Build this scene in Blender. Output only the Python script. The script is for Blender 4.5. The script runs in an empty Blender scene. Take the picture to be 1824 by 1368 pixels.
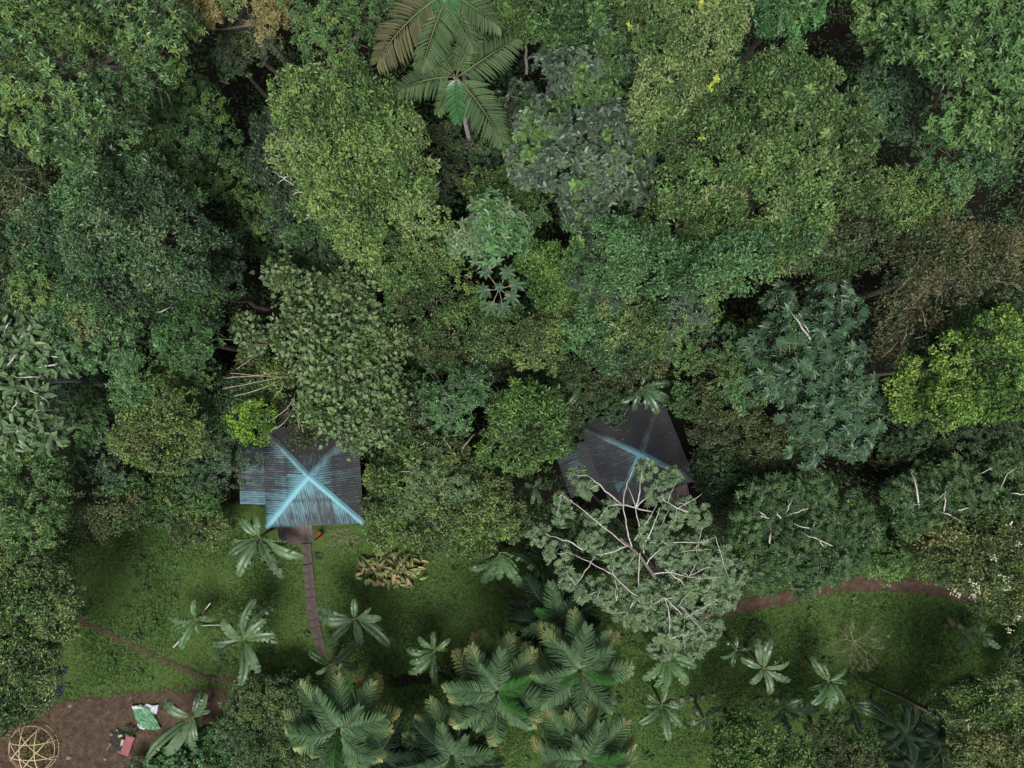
import bpy, math, random
import numpy as np
from mathutils import Vector, Matrix
RNG = np.random.default_rng(7)
random.seed(7)
sc = bpy.context.scene
col = sc.collection

# ------------------------------------------------------------------ camera, sky, sun, exposure
CAM_H = 45.0
FPX = 1279.0                      # focal length in photograph pixels (1824 wide)
cam_d = bpy.data.cameras.new('camera'); cam = bpy.data.objects.new('camera', cam_d); col.objects.link(cam)
cam.location = (0, 0, CAM_H); cam.rotation_euler = (0, 0, 0)
cam_d.sensor_width = 36.0; cam_d.lens = 36.0 * FPX / 1824.0
cam_d.clip_start = 0.5; cam_d.clip_end = 1000
sc.camera = cam

SUN_EL, SUN_AZ = 66.0, 188.0      # overcast: broad soft light, a little stronger from the south (image bottom)
w = bpy.data.worlds.new('World'); sc.world = w; w.use_nodes = True
nt = w.node_tree; bg = nt.nodes['Background']
sky = nt.nodes.new('ShaderNodeTexSky'); sky.sky_type = 'NISHITA'; sky.sun_disc = False
sky.sun_elevation = math.radians(SUN_EL); sky.sun_rotation = math.radians(SUN_AZ)
sky.air_density = 1.0; sky.dust_density = 6.0; sky.ozone_density = 1.0
hs = nt.nodes.new('ShaderNodeHueSaturation'); hs.inputs['Saturation'].default_value = 0.5   # cloud veil: grey the blue
nt.links.new(sky.outputs[0], hs.inputs['Color']); nt.links.new(hs.outputs[0], bg.inputs[0])
bg.inputs[1].default_value = 0.05
sd = bpy.data.lights.new('sun', 'SUN'); sun = bpy.data.objects.new('sun', sd); col.objects.link(sun)
sd.energy = 1.5; sd.angle = math.radians(24); sd.color = (1.0, 0.97, 0.92)
az = math.radians(SUN_AZ); el = math.radians(SUN_EL)
sdir = Vector((math.sin(az) * math.cos(el), math.cos(az) * math.cos(el), math.sin(el)))
sun.rotation_euler = sdir.to_track_quat('Z', 'Y').to_euler(); sun.location = sdir * 80
sc.view_settings.view_transform = 'Standard'; sc.view_settings.look = 'None'
sc.view_settings.gamma = 1; sc.view_settings.use_curve_mapping = False
sc.view_settings.exposure = 1.24
sc.render.engine = 'CYCLES'
cy = sc.cycles
cy.max_bounces = 5; cy.diffuse_bounces = 2; cy.glossy_bounces = 2; cy.transmission_bounces = 2; cy.transparent_max_bounces = 8
cy.use_denoising = True; cy.denoiser = 'OPENIMAGEDENOISE'; cy.caustics_reflective = False; cy.caustics_refractive = False

# ------------------------------------------------------------------ helpers
def P(px, py, z=0.0):
    """point of the place at height z that the photograph shows at pixel (px, py)"""
    k = (CAM_H - z) / FPX
    return np.array([(px - 912.0) * k, -(py - 684.0) * k, z])
def MPP(z): return (CAM_H - z) / FPX
def unit(a):
    return a / np.maximum(np.linalg.norm(a, axis=-1, keepdims=True), 1e-9)
def srgb(r, g, b):
    f = lambda c: ((c / 255.0) / 12.92 if c <= 10 else (((c / 255.0) + 0.055) / 1.055) ** 2.4)
    return (f(r), f(g), f(b), 1)

def mk_mesh(name, V, F, v=None, mats=(), smooth=False, attr='v', midx=None):
    """V (n,3); F (m,k) array or list of arrays of different k; v per face (aligned with F order)"""
    me = bpy.data.meshes.new(name)
    if not isinstance(F, list): F = [F]
    F = [np.asarray(f, dtype=np.int32) for f in F if len(f)]
    V = np.asarray(V, dtype=np.float32)
    nl = sum(f.size for f in F); nf = sum(len(f) for f in F)
    me.vertices.add(len(V)); me.vertices.foreach_set('co', V.ravel())
    me.loops.add(nl); me.loops.foreach_set('vertex_index', np.concatenate([f.ravel() for f in F]))
    me.polygons.add(nf)
    tot = np.concatenate([np.full(len(f), f.shape[1], dtype=np.int32) for f in F])
    st = np.concatenate([[0], np.cumsum(tot)[:-1]]).astype(np.int32)
    me.polygons.foreach_set('loop_start', st)
    me.polygons.foreach_set('use_smooth', np.full(nf, smooth, dtype=bool))
    if midx is not None: me.polygons.foreach_set('material_index', np.asarray(midx, dtype=np.int32))
    if v is not None:
        a = me.attributes.new(attr, 'FLOAT', 'FACE'); a.data.foreach_set('value', np.asarray(v, dtype=np.float32))
    for m in mats: me.materials.append(m)
    me.update(calc_edges=True)
    return me
def vattr(me, name, vals):
    a = me.attributes.new(name, 'FLOAT', 'POINT'); a.data.foreach_set('value', np.asarray(vals, dtype=np.float32))
def link(name, me, parent=None, loc=(0, 0, 0), rot=None, kind=None, label=None):
    o = bpy.data.objects.new(name, me); col.objects.link(o)
    o.location = tuple(float(c) for c in loc)
    if rot is not None: o.rotation_euler = rot
    if parent is not None: o.parent = parent
    if kind: o['kind'] = kind
    if label: o['label'] = label
    return o
def thing(name, label, cat, loc=(0, 0, 0), group=None, rz=0.0):
    o = bpy.data.objects.new(name, None); col.objects.link(o)
    o.empty_display_size = 0.3
    o.location = tuple(float(c) for c in loc); o.rotation_euler = (0, 0, rz)
    o['label'] = label; o['category'] = cat
    if group: o['group'] = group
    return o
def tag(o, label, cat, group=None):
    o['label'] = label; o['category'] = cat
    if group: o['group'] = group
    return o

class MB:
    """collects tubes, boxes and loose polygons into one mesh"""
    def __init__(s): s.V = []; s.F3 = []; s.F4 = []; s.n = 0; s.v3 = []; s.v4 = []
    def add(s, V, F, v=0.5):
        V = np.asarray(V, float); F = np.asarray(F, int)
        s.V.append(V)
        if F.shape[1] == 3: s.F3.append(F + s.n); s.v3.append(np.full(len(F), v) if np.isscalar(v) else v)
        else: s.F4.append(F + s.n); s.v4.append(np.full(len(F), v) if np.isscalar(v) else v)
        s.n += len(V)
    def tube(s, pts, rad, sides=5, v=0.5):
        pts = np.asarray(pts, float); n = len(pts)
        rad = np.broadcast_to(np.asarray(rad, float), (n,))
        t = unit(np.gradient(pts, axis=0))
        ref = np.where(np.abs(t[:, 2:3]) > 0.9, np.array([[1., 0, 0]]), np.array([[0, 0, 1.]]))
        a = unit(np.cross(t, ref)); b = np.cross(t, a)
        ang = np.linspace(0, 2 * np.pi, sides, endpoint=False)
        R = (a[:, None, :] * np.cos(ang)[None, :, None] + b[:, None, :] * np.sin(ang)[None, :, None]) * rad[:, None, None]
        V = (pts[:, None, :] + R).reshape(-1, 3)
        i = np.arange(n - 1)[:, None] * sides; j = np.arange(sides)[None, :]; j2 = (j + 1) % sides
        F = np.stack([i + j, i + j2, i + sides + j2, i + sides + j], -1).reshape(-1, 4)
        s.add(V, F, v)
        c = np.stack([np.full(sides - 2, 0), np.arange(1, sides - 1), np.arange(2, sides)], -1)
        s.add(V[-sides:], c, v); s.add(V[:sides], c[:, ::-1], v)
    def box(s, c, size, rz=0.0, M=None, v=0.5, taper=1.0):
        x, y, z = np.asarray(size) / 2.0
        V = np.array([[-x, -y, -z], [x, -y, -z], [x, y, -z], [-x, y, -z], [-x * taper, -y * taper, z], [x * taper, -y * taper, z], [x * taper, y * taper, z], [-x * taper, y * taper, z]])
        if M is not None: V = V @ np.asarray(M).T
        elif rz: cs, sn = math.cos(rz), math.sin(rz); V = V @ np.array([[cs, sn, 0], [-sn, cs, 0], [0, 0, 1]])
        s.add(V + np.asarray(c), [[0, 3, 2, 1], [4, 5, 6, 7], [0, 1, 5, 4], [1, 2, 6, 5], [2, 3, 7, 6], [3, 0, 4, 7]], v)
    def mesh(s, name, mats, smooth=False):
        V = np.concatenate(s.V); F = []; v = []
        if s.F4: F.append(np.concatenate(s.F4)); v.append(np.concatenate(s.v4))
        if s.F3: F.append(np.concatenate(s.F3)); v.append(np.concatenate(s.v3))
        return mk_mesh(name, V, F, np.concatenate(v), mats if isinstance(mats, (list, tuple)) else (mats,), smooth)

# ------------------------------------------------------------------ materials
def base_mat(name, rough=0.6, spec=0.3):
    m = bpy.data.materials.new(name); m.use_nodes = True
    b = m.node_tree.nodes['Principled BSDF']
    b.inputs['Roughness'].default_value = rough; b.inputs['Specular IOR Level'].default_value = spec
    return m, m.node_tree, b
def ramp(nt, stops, fac=None):
    r = nt.nodes.new('ShaderNodeValToRGB'); e = r.color_ramp.elements
    e[0].position, e[0].color = stops[0]; e[1].position, e[1].color = stops[-1]
    for p, c in stops[1:-1]:
        k = e.new(p); k.color = c
    if fac is not None: nt.links.new(fac, r.inputs[0])
    return r
def noise(nt, scale, detail=3, rough=0.55, coord='Object', vec=None, dim=None):
    n = nt.nodes.new('ShaderNodeTexNoise'); n.inputs['Scale'].default_value = scale
    n.inputs['Detail'].default_value = detail; n.inputs['Roughness'].default_value = rough
    if vec is None:
        tc = nt.nodes.new('ShaderNodeTexCoord'); vec = tc.outputs[coord]
    nt.links.new(vec, n.inputs['Vector'])
    return n
def math_node(nt, op, a, b=None, clamp=False):
    m = nt.nodes.new('ShaderNodeMath'); m.operation = op; m.use_clamp = clamp
    for k, x in enumerate((a, b)):
        if x is None: continue
        if isinstance(x, (int, float)): m.inputs[k].default_value = x
        else: nt.links.new(x, m.inputs[k])
    return m.outputs[0]
def mixc(nt, f, a, b):
    m = nt.nodes.new('ShaderNodeMix'); m.data_type = 'RGBA'
    if isinstance(f, (int, float)): m.inputs[0].default_value = f
    else: nt.links.new(f, m.inputs[0])
    for k, x in ((6, a), (7, b)):
        if isinstance(x, tuple): m.inputs[k].default_value = x
        else: nt.links.new(x, m.inputs[k])
    return m.outputs[2]
def attr_node(nt, name):
    a = nt.nodes.new('ShaderNodeAttribute'); a.attribute_name = name
    return a.outputs['Fac']
LEAFM = {}
def leaf_mat(name, c0, c1, c2, rough=0.5, spec=0.35, trans=0.10, c3=None):
    """a leaf: colour runs with the leaf's own random value (older, common, young)"""
    m, t, b = base_mat('leaf_' + name, rough, spec)
    st = [(0.0, c0), (0.45, c1), (0.85, c2)]
    if c3: st.append((1.0, c3))
    r = ramp(t, st, attr_node(t, 'v'))
    t.links.new(r.outputs[0], b.inputs['Base Color'])
    if trans:
        tr = t.nodes.new('ShaderNodeBsdfTranslucent'); mx = t.nodes.new('ShaderNodeMixShader')
        t.links.new(r.outputs[0], tr.inputs[0]); mx.inputs[0].default_value = trans
        out = t.nodes['Material Output']
        t.links.new(b.outputs[0], mx.inputs[1]); t.links.new(tr.outputs[0], mx.inputs[2]); t.links.new(mx.outputs[0], out.inputs[0])
    LEAFM[name] = m
    return m
def L3(r, g, b, k=1.0): return (r * k, g * k, b * k, 1)
def pal(name, mid, dark=0.45, light=1.85, young=None, **kw):
    """mid: base colour, a dark older leaf, a light one, young growth"""
    r, g, b = mid[0] * .95, mid[1] * 1.11, mid[2] * .84
    leaf_mat(name, L3(r * dark, g * dark, b * dark * 1.05), L3(r, g, b), L3(min(r * light * 1.08, .5), min(g * light, .5), min(b * light * .92, .4)),
             c3=(L3(*young) if young else None), **kw)
pal('glossy',   (.062, .112, .052), young=(.17, .22, .05), rough=.42, spec=.45)
pal('glossyY',  (.066, .115, .045), young=(.16, .21, .05), rough=.45, spec=.42)
pal('mid',      (.052, .096, .042))
pal('midY',     (.070, .115, .042), young=(.16, .20, .05))
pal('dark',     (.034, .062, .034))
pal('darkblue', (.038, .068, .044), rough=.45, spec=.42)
pal('blue',     (.058, .096, .062), young=(.14, .19, .075), rough=.45, spec=.4)
pal('vineY',    (.100, .152, .056), young=(.21, .25, .085))
pal('vineO',    (.102, .145, .064), young=(.21, .23, .11))
pal('vineG',    (.074, .124, .050), young=(.16, .21, .06))
pal('jade',     (.060, .118, .060), young=(.11, .18, .07), rough=.45, spec=.42)
pal('grey',     (.064, .088, .072), light=1.4, rough=.42, spec=.45)
pal('greydark', (.046, .066, .050), light=1.4, rough=.42, spec=.45)
pal('lime',     (.098, .165, .042), young=(.25, .31, .075))
pal('limeB',    (.115, .205, .036), young=(.22, .31, .06))
pal('sat',      (.046, .108, .046), rough=.45, spec=.42)
pal('bright',   (.072, .136, .044), young=(.14, .21, .055))
pal('olive',    (.094, .122, .056), young=(.16, .185, .08))
pal('olivebrown', (.066, .084, .046), young=(.135, .125, .062))
pal('brown',    (.074, .076, .044), light=1.6, young=(.17, .125, .065))
pal('ochre',    (.205, .165, .090), light=1.3, young=(.29, .25, .13), rough=.7, spec=.15)
pal('tan',      (.130, .130, .066), young=(.25, .21, .12))
pal('heart',    (.094, .138, .074), light=1.4, young=(.17, .19, .10), rough=.5, spec=.35)
pal('bigleaf',  (.074, .115, .064), light=1.4, young=(.15, .18, .09), rough=.45, spec=.42)
pal('cecropia', (.044, .080, .054), light=1.45, rough=.45, spec=.42)
pal('finger',   (.056, .096, .052), light=1.5, young=(.13, .16, .06), rough=.48, spec=.38)
pal('fingerP',  (.098, .138, .092), light=1.4, young=(.15, .19, .09), rough=.46, spec=.42)
pal('hedge',    (.104, .148, .074), light=1.5, young=(.19, .23, .075), rough=.45, spec=.42)
pal('rndbush',  (.084, .128, .074), rough=.5)
pal('yellow',   (.30, .32, .075), light=1.3)
pal('purple',   (.070, .076, .064), light=1.5, rough=.5)
pal('white',    (.55, .52, .46), dark=.8, light=1.2, trans=0)
pal('ground',   (.072, .124, .046), young=(.14, .19, .055))
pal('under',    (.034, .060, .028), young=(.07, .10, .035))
pal('croton',   (.15, .15, .07), dark=.5, light=1.6, young=(.40, .28, .17))

def bark(name, c, c2, rough=.85):
    m, t, b = base_mat(name, rough, .2)
    n = noise(t, 6, 4); r = ramp(t, [(.35, c), (.65, c2)], n.outputs[0])
    t.links.new(r.outputs[0], b.inputs['Base Color'])
    return m
BARK = bark('bark_brown', (.09, .075, .06, 1), (.17, .15, .125, 1))
BARK_W = bark('bark_pale', (.30, .285, .26, 1), (.48, .46, .43, 1))
BARK_D = bark('bark_dark', (.06, .05, .042, 1), (.11, .095, .08, 1))
BARK_T = bark('twig_tan', (.20, .165, .12, 1), (.34, .29, .22, 1))

# ------------------------------------------------------------------ the ground
DIRT_C = [(-120, 1300), (20, 1262), (120, 1245), (230, 1228), (330, 1225), (400, 1222), (420, 1250), (370, 1300), (300, 1330), (250, 1380), (220, 1480), (-120, 1480)]
def seg_dist(p, poly):
    """distance of points p (n,2) from polyline poly"""
    d = np.full(len(p), 1e9)
    for a, b in zip(poly[:-1], poly[1:]):
        a = np.asarray(a, float); b = np.asarray(b, float); ab = b - a
        t = np.clip(((p - a) @ ab) / max(ab @ ab, 1e-9), 0, 1)
        d = np.minimum(d, np.linalg.norm(p - (a + t[:, None] * ab), axis=1))
    return d
def in_poly(p, poly):
    x, y = p[:, 0], p[:, 1]; c = np.zeros(len(p), bool); n = len(poly)
    for i in range(n):
        x1, y1 = poly[i]; x2, y2 = poly[(i + 1) % n]
        if y1 == y2: continue
        k = ((y1 > y) != (y2 > y)) & (x < (x2 - x1) * (y - y1) / (y2 - y1) + x1)
        c ^= k
    return c
def to_px(xy, z=0.0):
    k = (CAM_H - z) / FPX
    return np.stack([xy[:, 0] / k + 912, -xy[:, 1] / k + 684], 1)
def vnoise(p, s, seed=0):
    """smooth value noise on (n,2)"""
    r = np.random.default_rng(seed).random((64, 64)); q = p * s
    i = np.floor(q).astype(int); f = q - i; f = f * f * (3 - 2 * f)
    g = lambda a, b: r[a % 64, b % 64]
    x0, y0 = i[:, 0], i[:, 1]
    return (g(x0, y0) * (1 - f[:, 0]) + g(x0 + 1, y0) * f[:, 0]) * (1 - f[:, 1]) + (g(x0, y0 + 1) * (1 - f[:, 0]) + g(x0 + 1, y0 + 1) * f[:, 0]) * f[:, 1]
LAWN = [(140, 940), (230, 930), (420, 900), (660, 930), (930, 985), (1000, 1010), (1290, 1070), (1500, 1010), (1850, 1000), (1850, 1190), (1700, 1200), (1600, 1300), (1250, 1400), (900, 1400), (100, 1400), (90, 1250)]
def ground_z(xy):
    return 0.10 * (vnoise(xy + 100, 0.25, 3) - .5) + 0.04 * (vnoise(xy + 100, 0.9, 4) - .5)
gx = np.concatenate([[-260, -150, -90, -60], np.linspace(-42, 42, 169), [60, 90, 150, 260]])
gy = np.concatenate([[-260, -150, -90, -50], np.linspace(-34, 34, 137), [50, 90, 150, 260]])
X, Y = np.meshgrid(gx, gy, indexing='ij'); G = np.stack([X.ravel(), Y.ravel()], 1)
gz = ground_z(G); ny = len(gy)
i, j = np.meshgrid(np.arange(len(gx) - 1), np.arange(ny - 1), indexing='ij'); k = (i * ny + j).ravel()
gm, t, b = base_mat('ground_turf', .9, .1)
n1 = noise(t, .35, 5, .6); n2 = noise(t, 5, 4, .65); n3 = noise(t, 1.1, 4, .6)
gr = ramp(t, [(.25, (.030, .056, .014, 1)), (.5, (.050, .088, .022, 1)), (.8, (.078, .118, .032, 1))], n2.outputs[0])
so = ramp(t, [(.3, (.005, .0045, .003, 1)), (.7, (.014, .012, .009, 1))], n2.outputs[0])
f = math_node(t, 'ADD', attr_node(t, 'soil'), math_node(t, 'MULTIPLY', math_node(t, 'SUBTRACT', n3.outputs[0], .5), 1.1))
f = math_node(t, 'MULTIPLY', math_node(t, 'SUBTRACT', f, .35), 3.0, True)
t.links.new(mixc(t, f, gr.outputs[0], so.outputs[0]), b.inputs['Base Color'])
bp = t.nodes.new('ShaderNodeBump'); bp.inputs['Strength'].default_value = .6; bp.inputs['Distance'].default_value = .08
t.links.new(noise(t, 9, 4, .7).outputs[0], bp.inputs['Height']); t.links.new(bp.outputs[0], b.inputs['Normal'])
me = mk_mesh('ground', np.c_[G, gz], np.stack([k, k + ny, k + ny + 1, k + 1], 1), None, (gm,), True)
gp = to_px(G); inl = in_poly(gp, LAWN); dl = seg_dist(gp, LAWN + LAWN[:1])
TRAIL = [(100, 1085), (150, 1108), (215, 1140), (290, 1175), (360, 1205), (430, 1216), (520, 1218)]
soil = np.where(inl, np.clip(.25 - dl / 140, 0, 1), np.clip(.5 + dl / 60, 0, 1))
soil = np.maximum(soil, 1.0 - seg_dist(gp, [(700, 1215), (780, 1205), (900, 1190)]) / 22)
for x_, y_, r_ in ((470, 1040, 55), (250, 1190, 60), (160, 960, 30), (155, 1030, 26), (640, 980, 40), (400, 1110, 40), (1500, 1130, 60), (930, 1075, 50), (1240, 1200, 60), (1600, 1200, 50), (700, 1120, 60), (1300, 1110, 40)):
    soil = np.maximum(soil, .42 - np.hypot(gp[:, 0] - x_, gp[:, 1] - y_) / r_ * .3)
vattr(me, 'soil', np.clip(soil, 0, 1))
link('ground', me, kind='structure')

# worn earth laid on the turf: strips whose edge breaks up into the grass
em, t, b = base_mat('bare_earth', .92, .1)
n1 = noise(t, 2.2, 5, .65); n2 = noise(t, 22, 3, .7)
r1 = ramp(t, [(.3, (.036, .024, .017, 1)), (.55, (.070, .047, .034, 1)), (.75, (.112, .080, .060, 1))], n1.outputs[0])
r2 = ramp(t, [(.60, (0, 0, 0, 1)), (.72, (1, 1, 1, 1))], n2.outputs[0])
t.links.new(mixc(t, math_node(t, 'MULTIPLY', r2.outputs[0], .35), r1.outputs[0], (.17, .14, .11, 1)), b.inputs['Base Color'])
bp = t.nodes.new('ShaderNodeBump'); bp.inputs['Strength'].default_value = .5; bp.inputs['Distance'].default_value = .05
t.links.new(n2.outputs[0], bp.inputs['Height']); t.links.new(bp.outputs[0], b.inputs['Normal'])
tr = t.nodes.new('ShaderNodeBsdfTransparent'); mx = t.nodes.new('ShaderNodeMixShader')
e = math_node(t, 'ADD', attr_node(t, 'edge'), math_node(t, 'MULTIPLY', math_node(t, 'SUBTRACT', noise(t, 3.2, 5, .75).outputs[0], .5), 1.5))
e = math_node(t, 'MULTIPLY', math_node(t, 'SUBTRACT', e, .42), 7, True)
t.links.new(e, mx.inputs[0]); t.links.new(tr.outputs[0], mx.inputs[1]); t.links.new(b.outputs[0], mx.inputs[2])
t.links.new(mx.outputs[0], t.nodes['Material Output'].inputs[0])
EARTH = em
def earth_sheet(name, inside, bounds, step=0.25, lift=.006):
    """patch of earth following the ground; inside(px points) gives 0 at the edge to 1 well inside"""
    x0, y1 = P(bounds[0], bounds[1])[:2]; x1, y0 = P(bounds[2], bounds[3])[:2]
    xs = np.arange(x0, x1 + step, step); ys = np.arange(y0, y1 + step, step)
    X, Y = np.meshgrid(xs, ys, indexing='ij'); g = np.stack([X.ravel(), Y.ravel()], 1)
    e = inside(to_px(g)); n = len(ys)
    i, j = np.meshgrid(np.arange(len(xs) - 1), np.arange(n - 1), indexing='ij'); k = (i * n + j).ravel()
    F = np.stack([k, k + n, k + n + 1, k + 1], 1); F = F[(e[F] > 0.0).any(1)]
    use = np.unique(F); mp = np.full(len(g), -1); mp[use] = np.arange(len(use))
    # sample the ground's own bilinear grid so that the sheet stays above it
    zz = ground_z(g) + lift + .03
    me = mk_mesh(name, np.c_[g, zz][use], mp[F], None, (EARTH,), True)
    vattr(me, 'edge', np.clip(e, 0, 1)[use])
    return link(name, me, kind='structure')
clear_f = lambda p: np.where(in_poly(p, DIRT_C), np.clip(.42 + seg_dist(p, DIRT_C + DIRT_C[:1]) / 55, 0, 1), np.clip(.42 - seg_dist(p, DIRT_C + DIRT_C[:1]) / 60, 0, 1))
earth_sheet('dirt_clearing', clear_f, (-60, 1190, 480, 1420))
trail_f = lambda p: np.clip(.66 - seg_dist(p, TRAIL) / 26, 0, 1)
earth_sheet('footpath', trail_f, (60, 1050, 560, 1260), .2, .012)
GRAVEL = [(1240, 1100), (1300, 1082), (1350, 1073), (1410, 1062), (1480, 1044), (1560, 1040), (1640, 1044), (1720, 1062), (1850, 1095)]
grav_f = lambda p: np.clip(1.0 - seg_dist(p, GRAVEL) / 24, 0, 1)
earth_sheet('earth_path', grav_f, (1180, 1000, 1880, 1140), .2, .012)

# stepping path of slabs from the porch of the front hut
sm, t, b = base_mat('old_concrete', .9, .15)
n = noise(t, 3, 6, .7); r = ramp(t, [(.3, (.042, .033, .030, 1)), (.55, (.078, .062, .056, 1)), (.8, (.125, .105, .095, 1))], n.outputs[0])
mo = ramp(t, [(.5, (0, 0, 0, 1)), (.7, (1, 1, 1, 1))], noise(t, 1.7, 5, .7).outputs[0])
t.links.new(mixc(t, math_node(t, 'MULTIPLY', mo.outputs[0], .5), r.outputs[0], (.05, .06, .03, 1)), b.inputs['Base Color'])
walk = thing('slab_path', 'narrow path of grey stone slabs leading from the porch across the lawn', 'path', P(552, 1060, 0))
walk['kind'] = 'structure'
wp = np.array([(546, 968), (549, 1000), (552, 1040), (556, 1080), (562, 1115), (571, 1150), (576, 1172)], float)
wl = np.concatenate([[0], np.cumsum(np.linalg.norm(np.diff(wp, axis=0), axis=1))])
d = 0.0; base = np.array(walk.location)
while d < wl[-1] - 14:
    ln = random.uniform(13, 26)
    a = np.array([np.interp(d, wl, wp[:, q]) for q in (0, 1)]); c = np.array([np.interp(d + ln - .5, wl, wp[:, q]) for q in (0, 1)])
    pa, pc = P(*a), P(*c); wd = random.uniform(.58, .72); mid = (pa + pc) / 2; dr = pc - pa
    m = MB(); L = np.linalg.norm(dr)
    m.box((0, 0, 0), (L, wd, .10), v=random.random(), taper=.985)
    V = m.V[0]; V[:, :2] += RNG.normal(0, .018, (8, 2))
    link('paving_slab', m.mesh('paving_slab', sm), walk, mid - base + np.array([0, 0, .045 + random.uniform(-.01, .012)]), (random.uniform(-.02, .02), random.uniform(-.02, .02), math.atan2(dr[1], dr[0]) + random.uniform(-.05, .05)))
    d += ln

# ------------------------------------------------------------------ foliage builders
def rand_unit(n, g=None):
    g = g or RNG
    return unit(g.normal(size=(n, 3)))
def leaf_arrays(B, D, N, L, W, v, shape=4, fold=.25, droop=.15):
    """folded leaf blades: B base, D direction, N upper side, L length, W width -> verts, faces, v"""
    n = len(B); D = unit(D); S = unit(np.cross(D, N)); N = np.cross(S, D)
    L = np.broadcast_to(L, (n,))[:, None]; W = np.broadcast_to(W, (n,))[:, None]
    if shape == 4:
        a = B + D * L * .45 + S * W * .5 + N * W * fold
        c = B + D * L * .45 - S * W * .5 + N * W * fold
        tip = B + D * L - N * L * droop
        V = np.stack([B, a, tip, c], 1).reshape(-1, 3)
        k = np.arange(n)[:, None] * 4
        F = np.concatenate([k + np.array([[0, 1, 2]]), k + np.array([[0, 2, 3]])], 1).reshape(-1, 3)
        return V, F, np.repeat(v, 2)
    a1 = B + D * L * .28 + S * W * .45 + N * W * fold; a2 = B + D * L * .68 + S * W * .42 + N * (W * fold - L * droop * .4)
    c1 = B + D * L * .28 - S * W * .45 + N * W * fold; c2 = B + D * L * .68 - S * W * .42 + N * (W * fold - L * droop * .4)
    tip = B + D * L - N * L * droop
    V = np.stack([B, a1, a2, tip, c2, c1], 1).reshape(-1, 3); k = np.arange(n)[:, None] * 6
    F = np.concatenate([k + np.array([[0, 1, 2, 3]]), k + np.array([[0, 3, 4, 5]])], 1).reshape(-1, 4)
    return V, F, np.repeat(v, 2)

def lobes_m(t):
    """lobes given in photograph pixels -> centres, radii in metres"""
    h = t['h']; lb = np.array([(l + (0,))[:4] for l in t['lobes']], float)
    cx, cy_ = np.average(lb[:, 0], weights=lb[:, 2] ** 2), np.average(lb[:, 1], weights=lb[:, 2] ** 2)
    out = []
    R = max(np.max(np.hypot(lb[:, 0] - cx, lb[:, 1] - cy_)), 1.0)
    for x, y, r, dz in lb:
        m = MPP(h * .9); rm = r * m
        dd = np.hypot(x - cx, y - cy_)
        zc = h + dz - rm * t.get('flat', .95) - t.get('dome', .30) * 1.5 * dd * m * (dd / R)
        zc += (math.sin(x * 12.9898 + y * 78.233) * 43758.5453 % 1.0 - .5) * min(1.5, rm * .7)
        zc = max(zc, rm * .4 + .3)
        c = P(x, y, zc); rm = r * MPP(zc)
        out.append((c, np.array([rm, rm, rm * t.get('flat', .95)])))
    return out
def sublobes(lobes, big=.36):
    """cauliflower heads standing out of each lobe"""
    out = []
    for c, r in lobes:
        if r[0] < .55: out.append((c, r)); continue
        out.append((c, r * .72))
        k = int(9 + 4.5 * r[0]); D = rand_unit(k * 3); D = D[D[:, 2] > -.15][:k]
        for d in D:
            q = np.clip(r[0] * RNG.uniform(.20, .42), .28, 1.05)
            out.append((c + d * r * RNG.uniform(.56, .90), np.array([q, q, q * .85])))
    return out
def surface_clumps(lobes, cr, zmin=-.02, dens=1.0, rough=.16):
    """points spread over the outer skin of a union of ellipsoids"""
    pts, nrm = [], []
    CC = np.array([c for c, r in lobes]); RR = np.array([r for c, r in lobes])
    for q_, (c, r) in enumerate(lobes):
        area = 2 * np.pi * r[0] * (r[0] + r[2]) / 2 * 1.25
        n = max(int(area / (cr * cr * 1.7) * dens), 4)
        d = rand_unit(n * 2); d = d[d[:, 2] > zmin][:n]
        p = c + d * r * (1 + RNG.normal(0, rough, (len(d), 1)) - .04 + (RNG.random((len(d), 1)) < .09) * RNG.uniform(.08, .34, (len(d), 1)))
        q = unit(d / r)
        nb = np.where(np.linalg.norm(CC - c, axis=1) < RR[:, 0] + r[0] * 1.2)[0]; nb = nb[nb != q_]
        if len(nb):
            keep = ((((p[:, None] - CC[None, nb]) / RR[None, nb]) ** 2).sum(2) > .60).all(1)
            p, q = p[keep], q[keep]
        pts.append(p); nrm.append(q)
    return np.concatenate(pts), np.concatenate(nrm)
UP = np.array([0, 0, 1.0])
ALT = dict(glossy='midY', glossyY='mid', mid='midY', midY='mid', dark='olivebrown', darkblue='mid', blue='jade', vineY='vineG', vineO='vineG', vineG='vineO', jade='vineG', grey='vineG', greydark='mid', lime='bright', limeB='bright', sat='mid', bright='vineG', olive='vineY', olivebrown='mid', brown='olivebrown', ochre='olive', hedge='vineG', rndbush='hedge', purple='olivebrown', heart='olive', fingerP='jade', tan='olive')
def alt_clumps(C, t):
    """tufts where a climber or another shoot grows through the crown"""
    sd = len(t['lab']) + int(t['h'] * 10)
    return ((vnoise(C[:, :2] + 80, .62, sd) * .65 + vnoise(C[:, :2] + 80, 1.7, sd + 1) * .35) > .60) | (RNG.random(len(C)) < .05)
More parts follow.
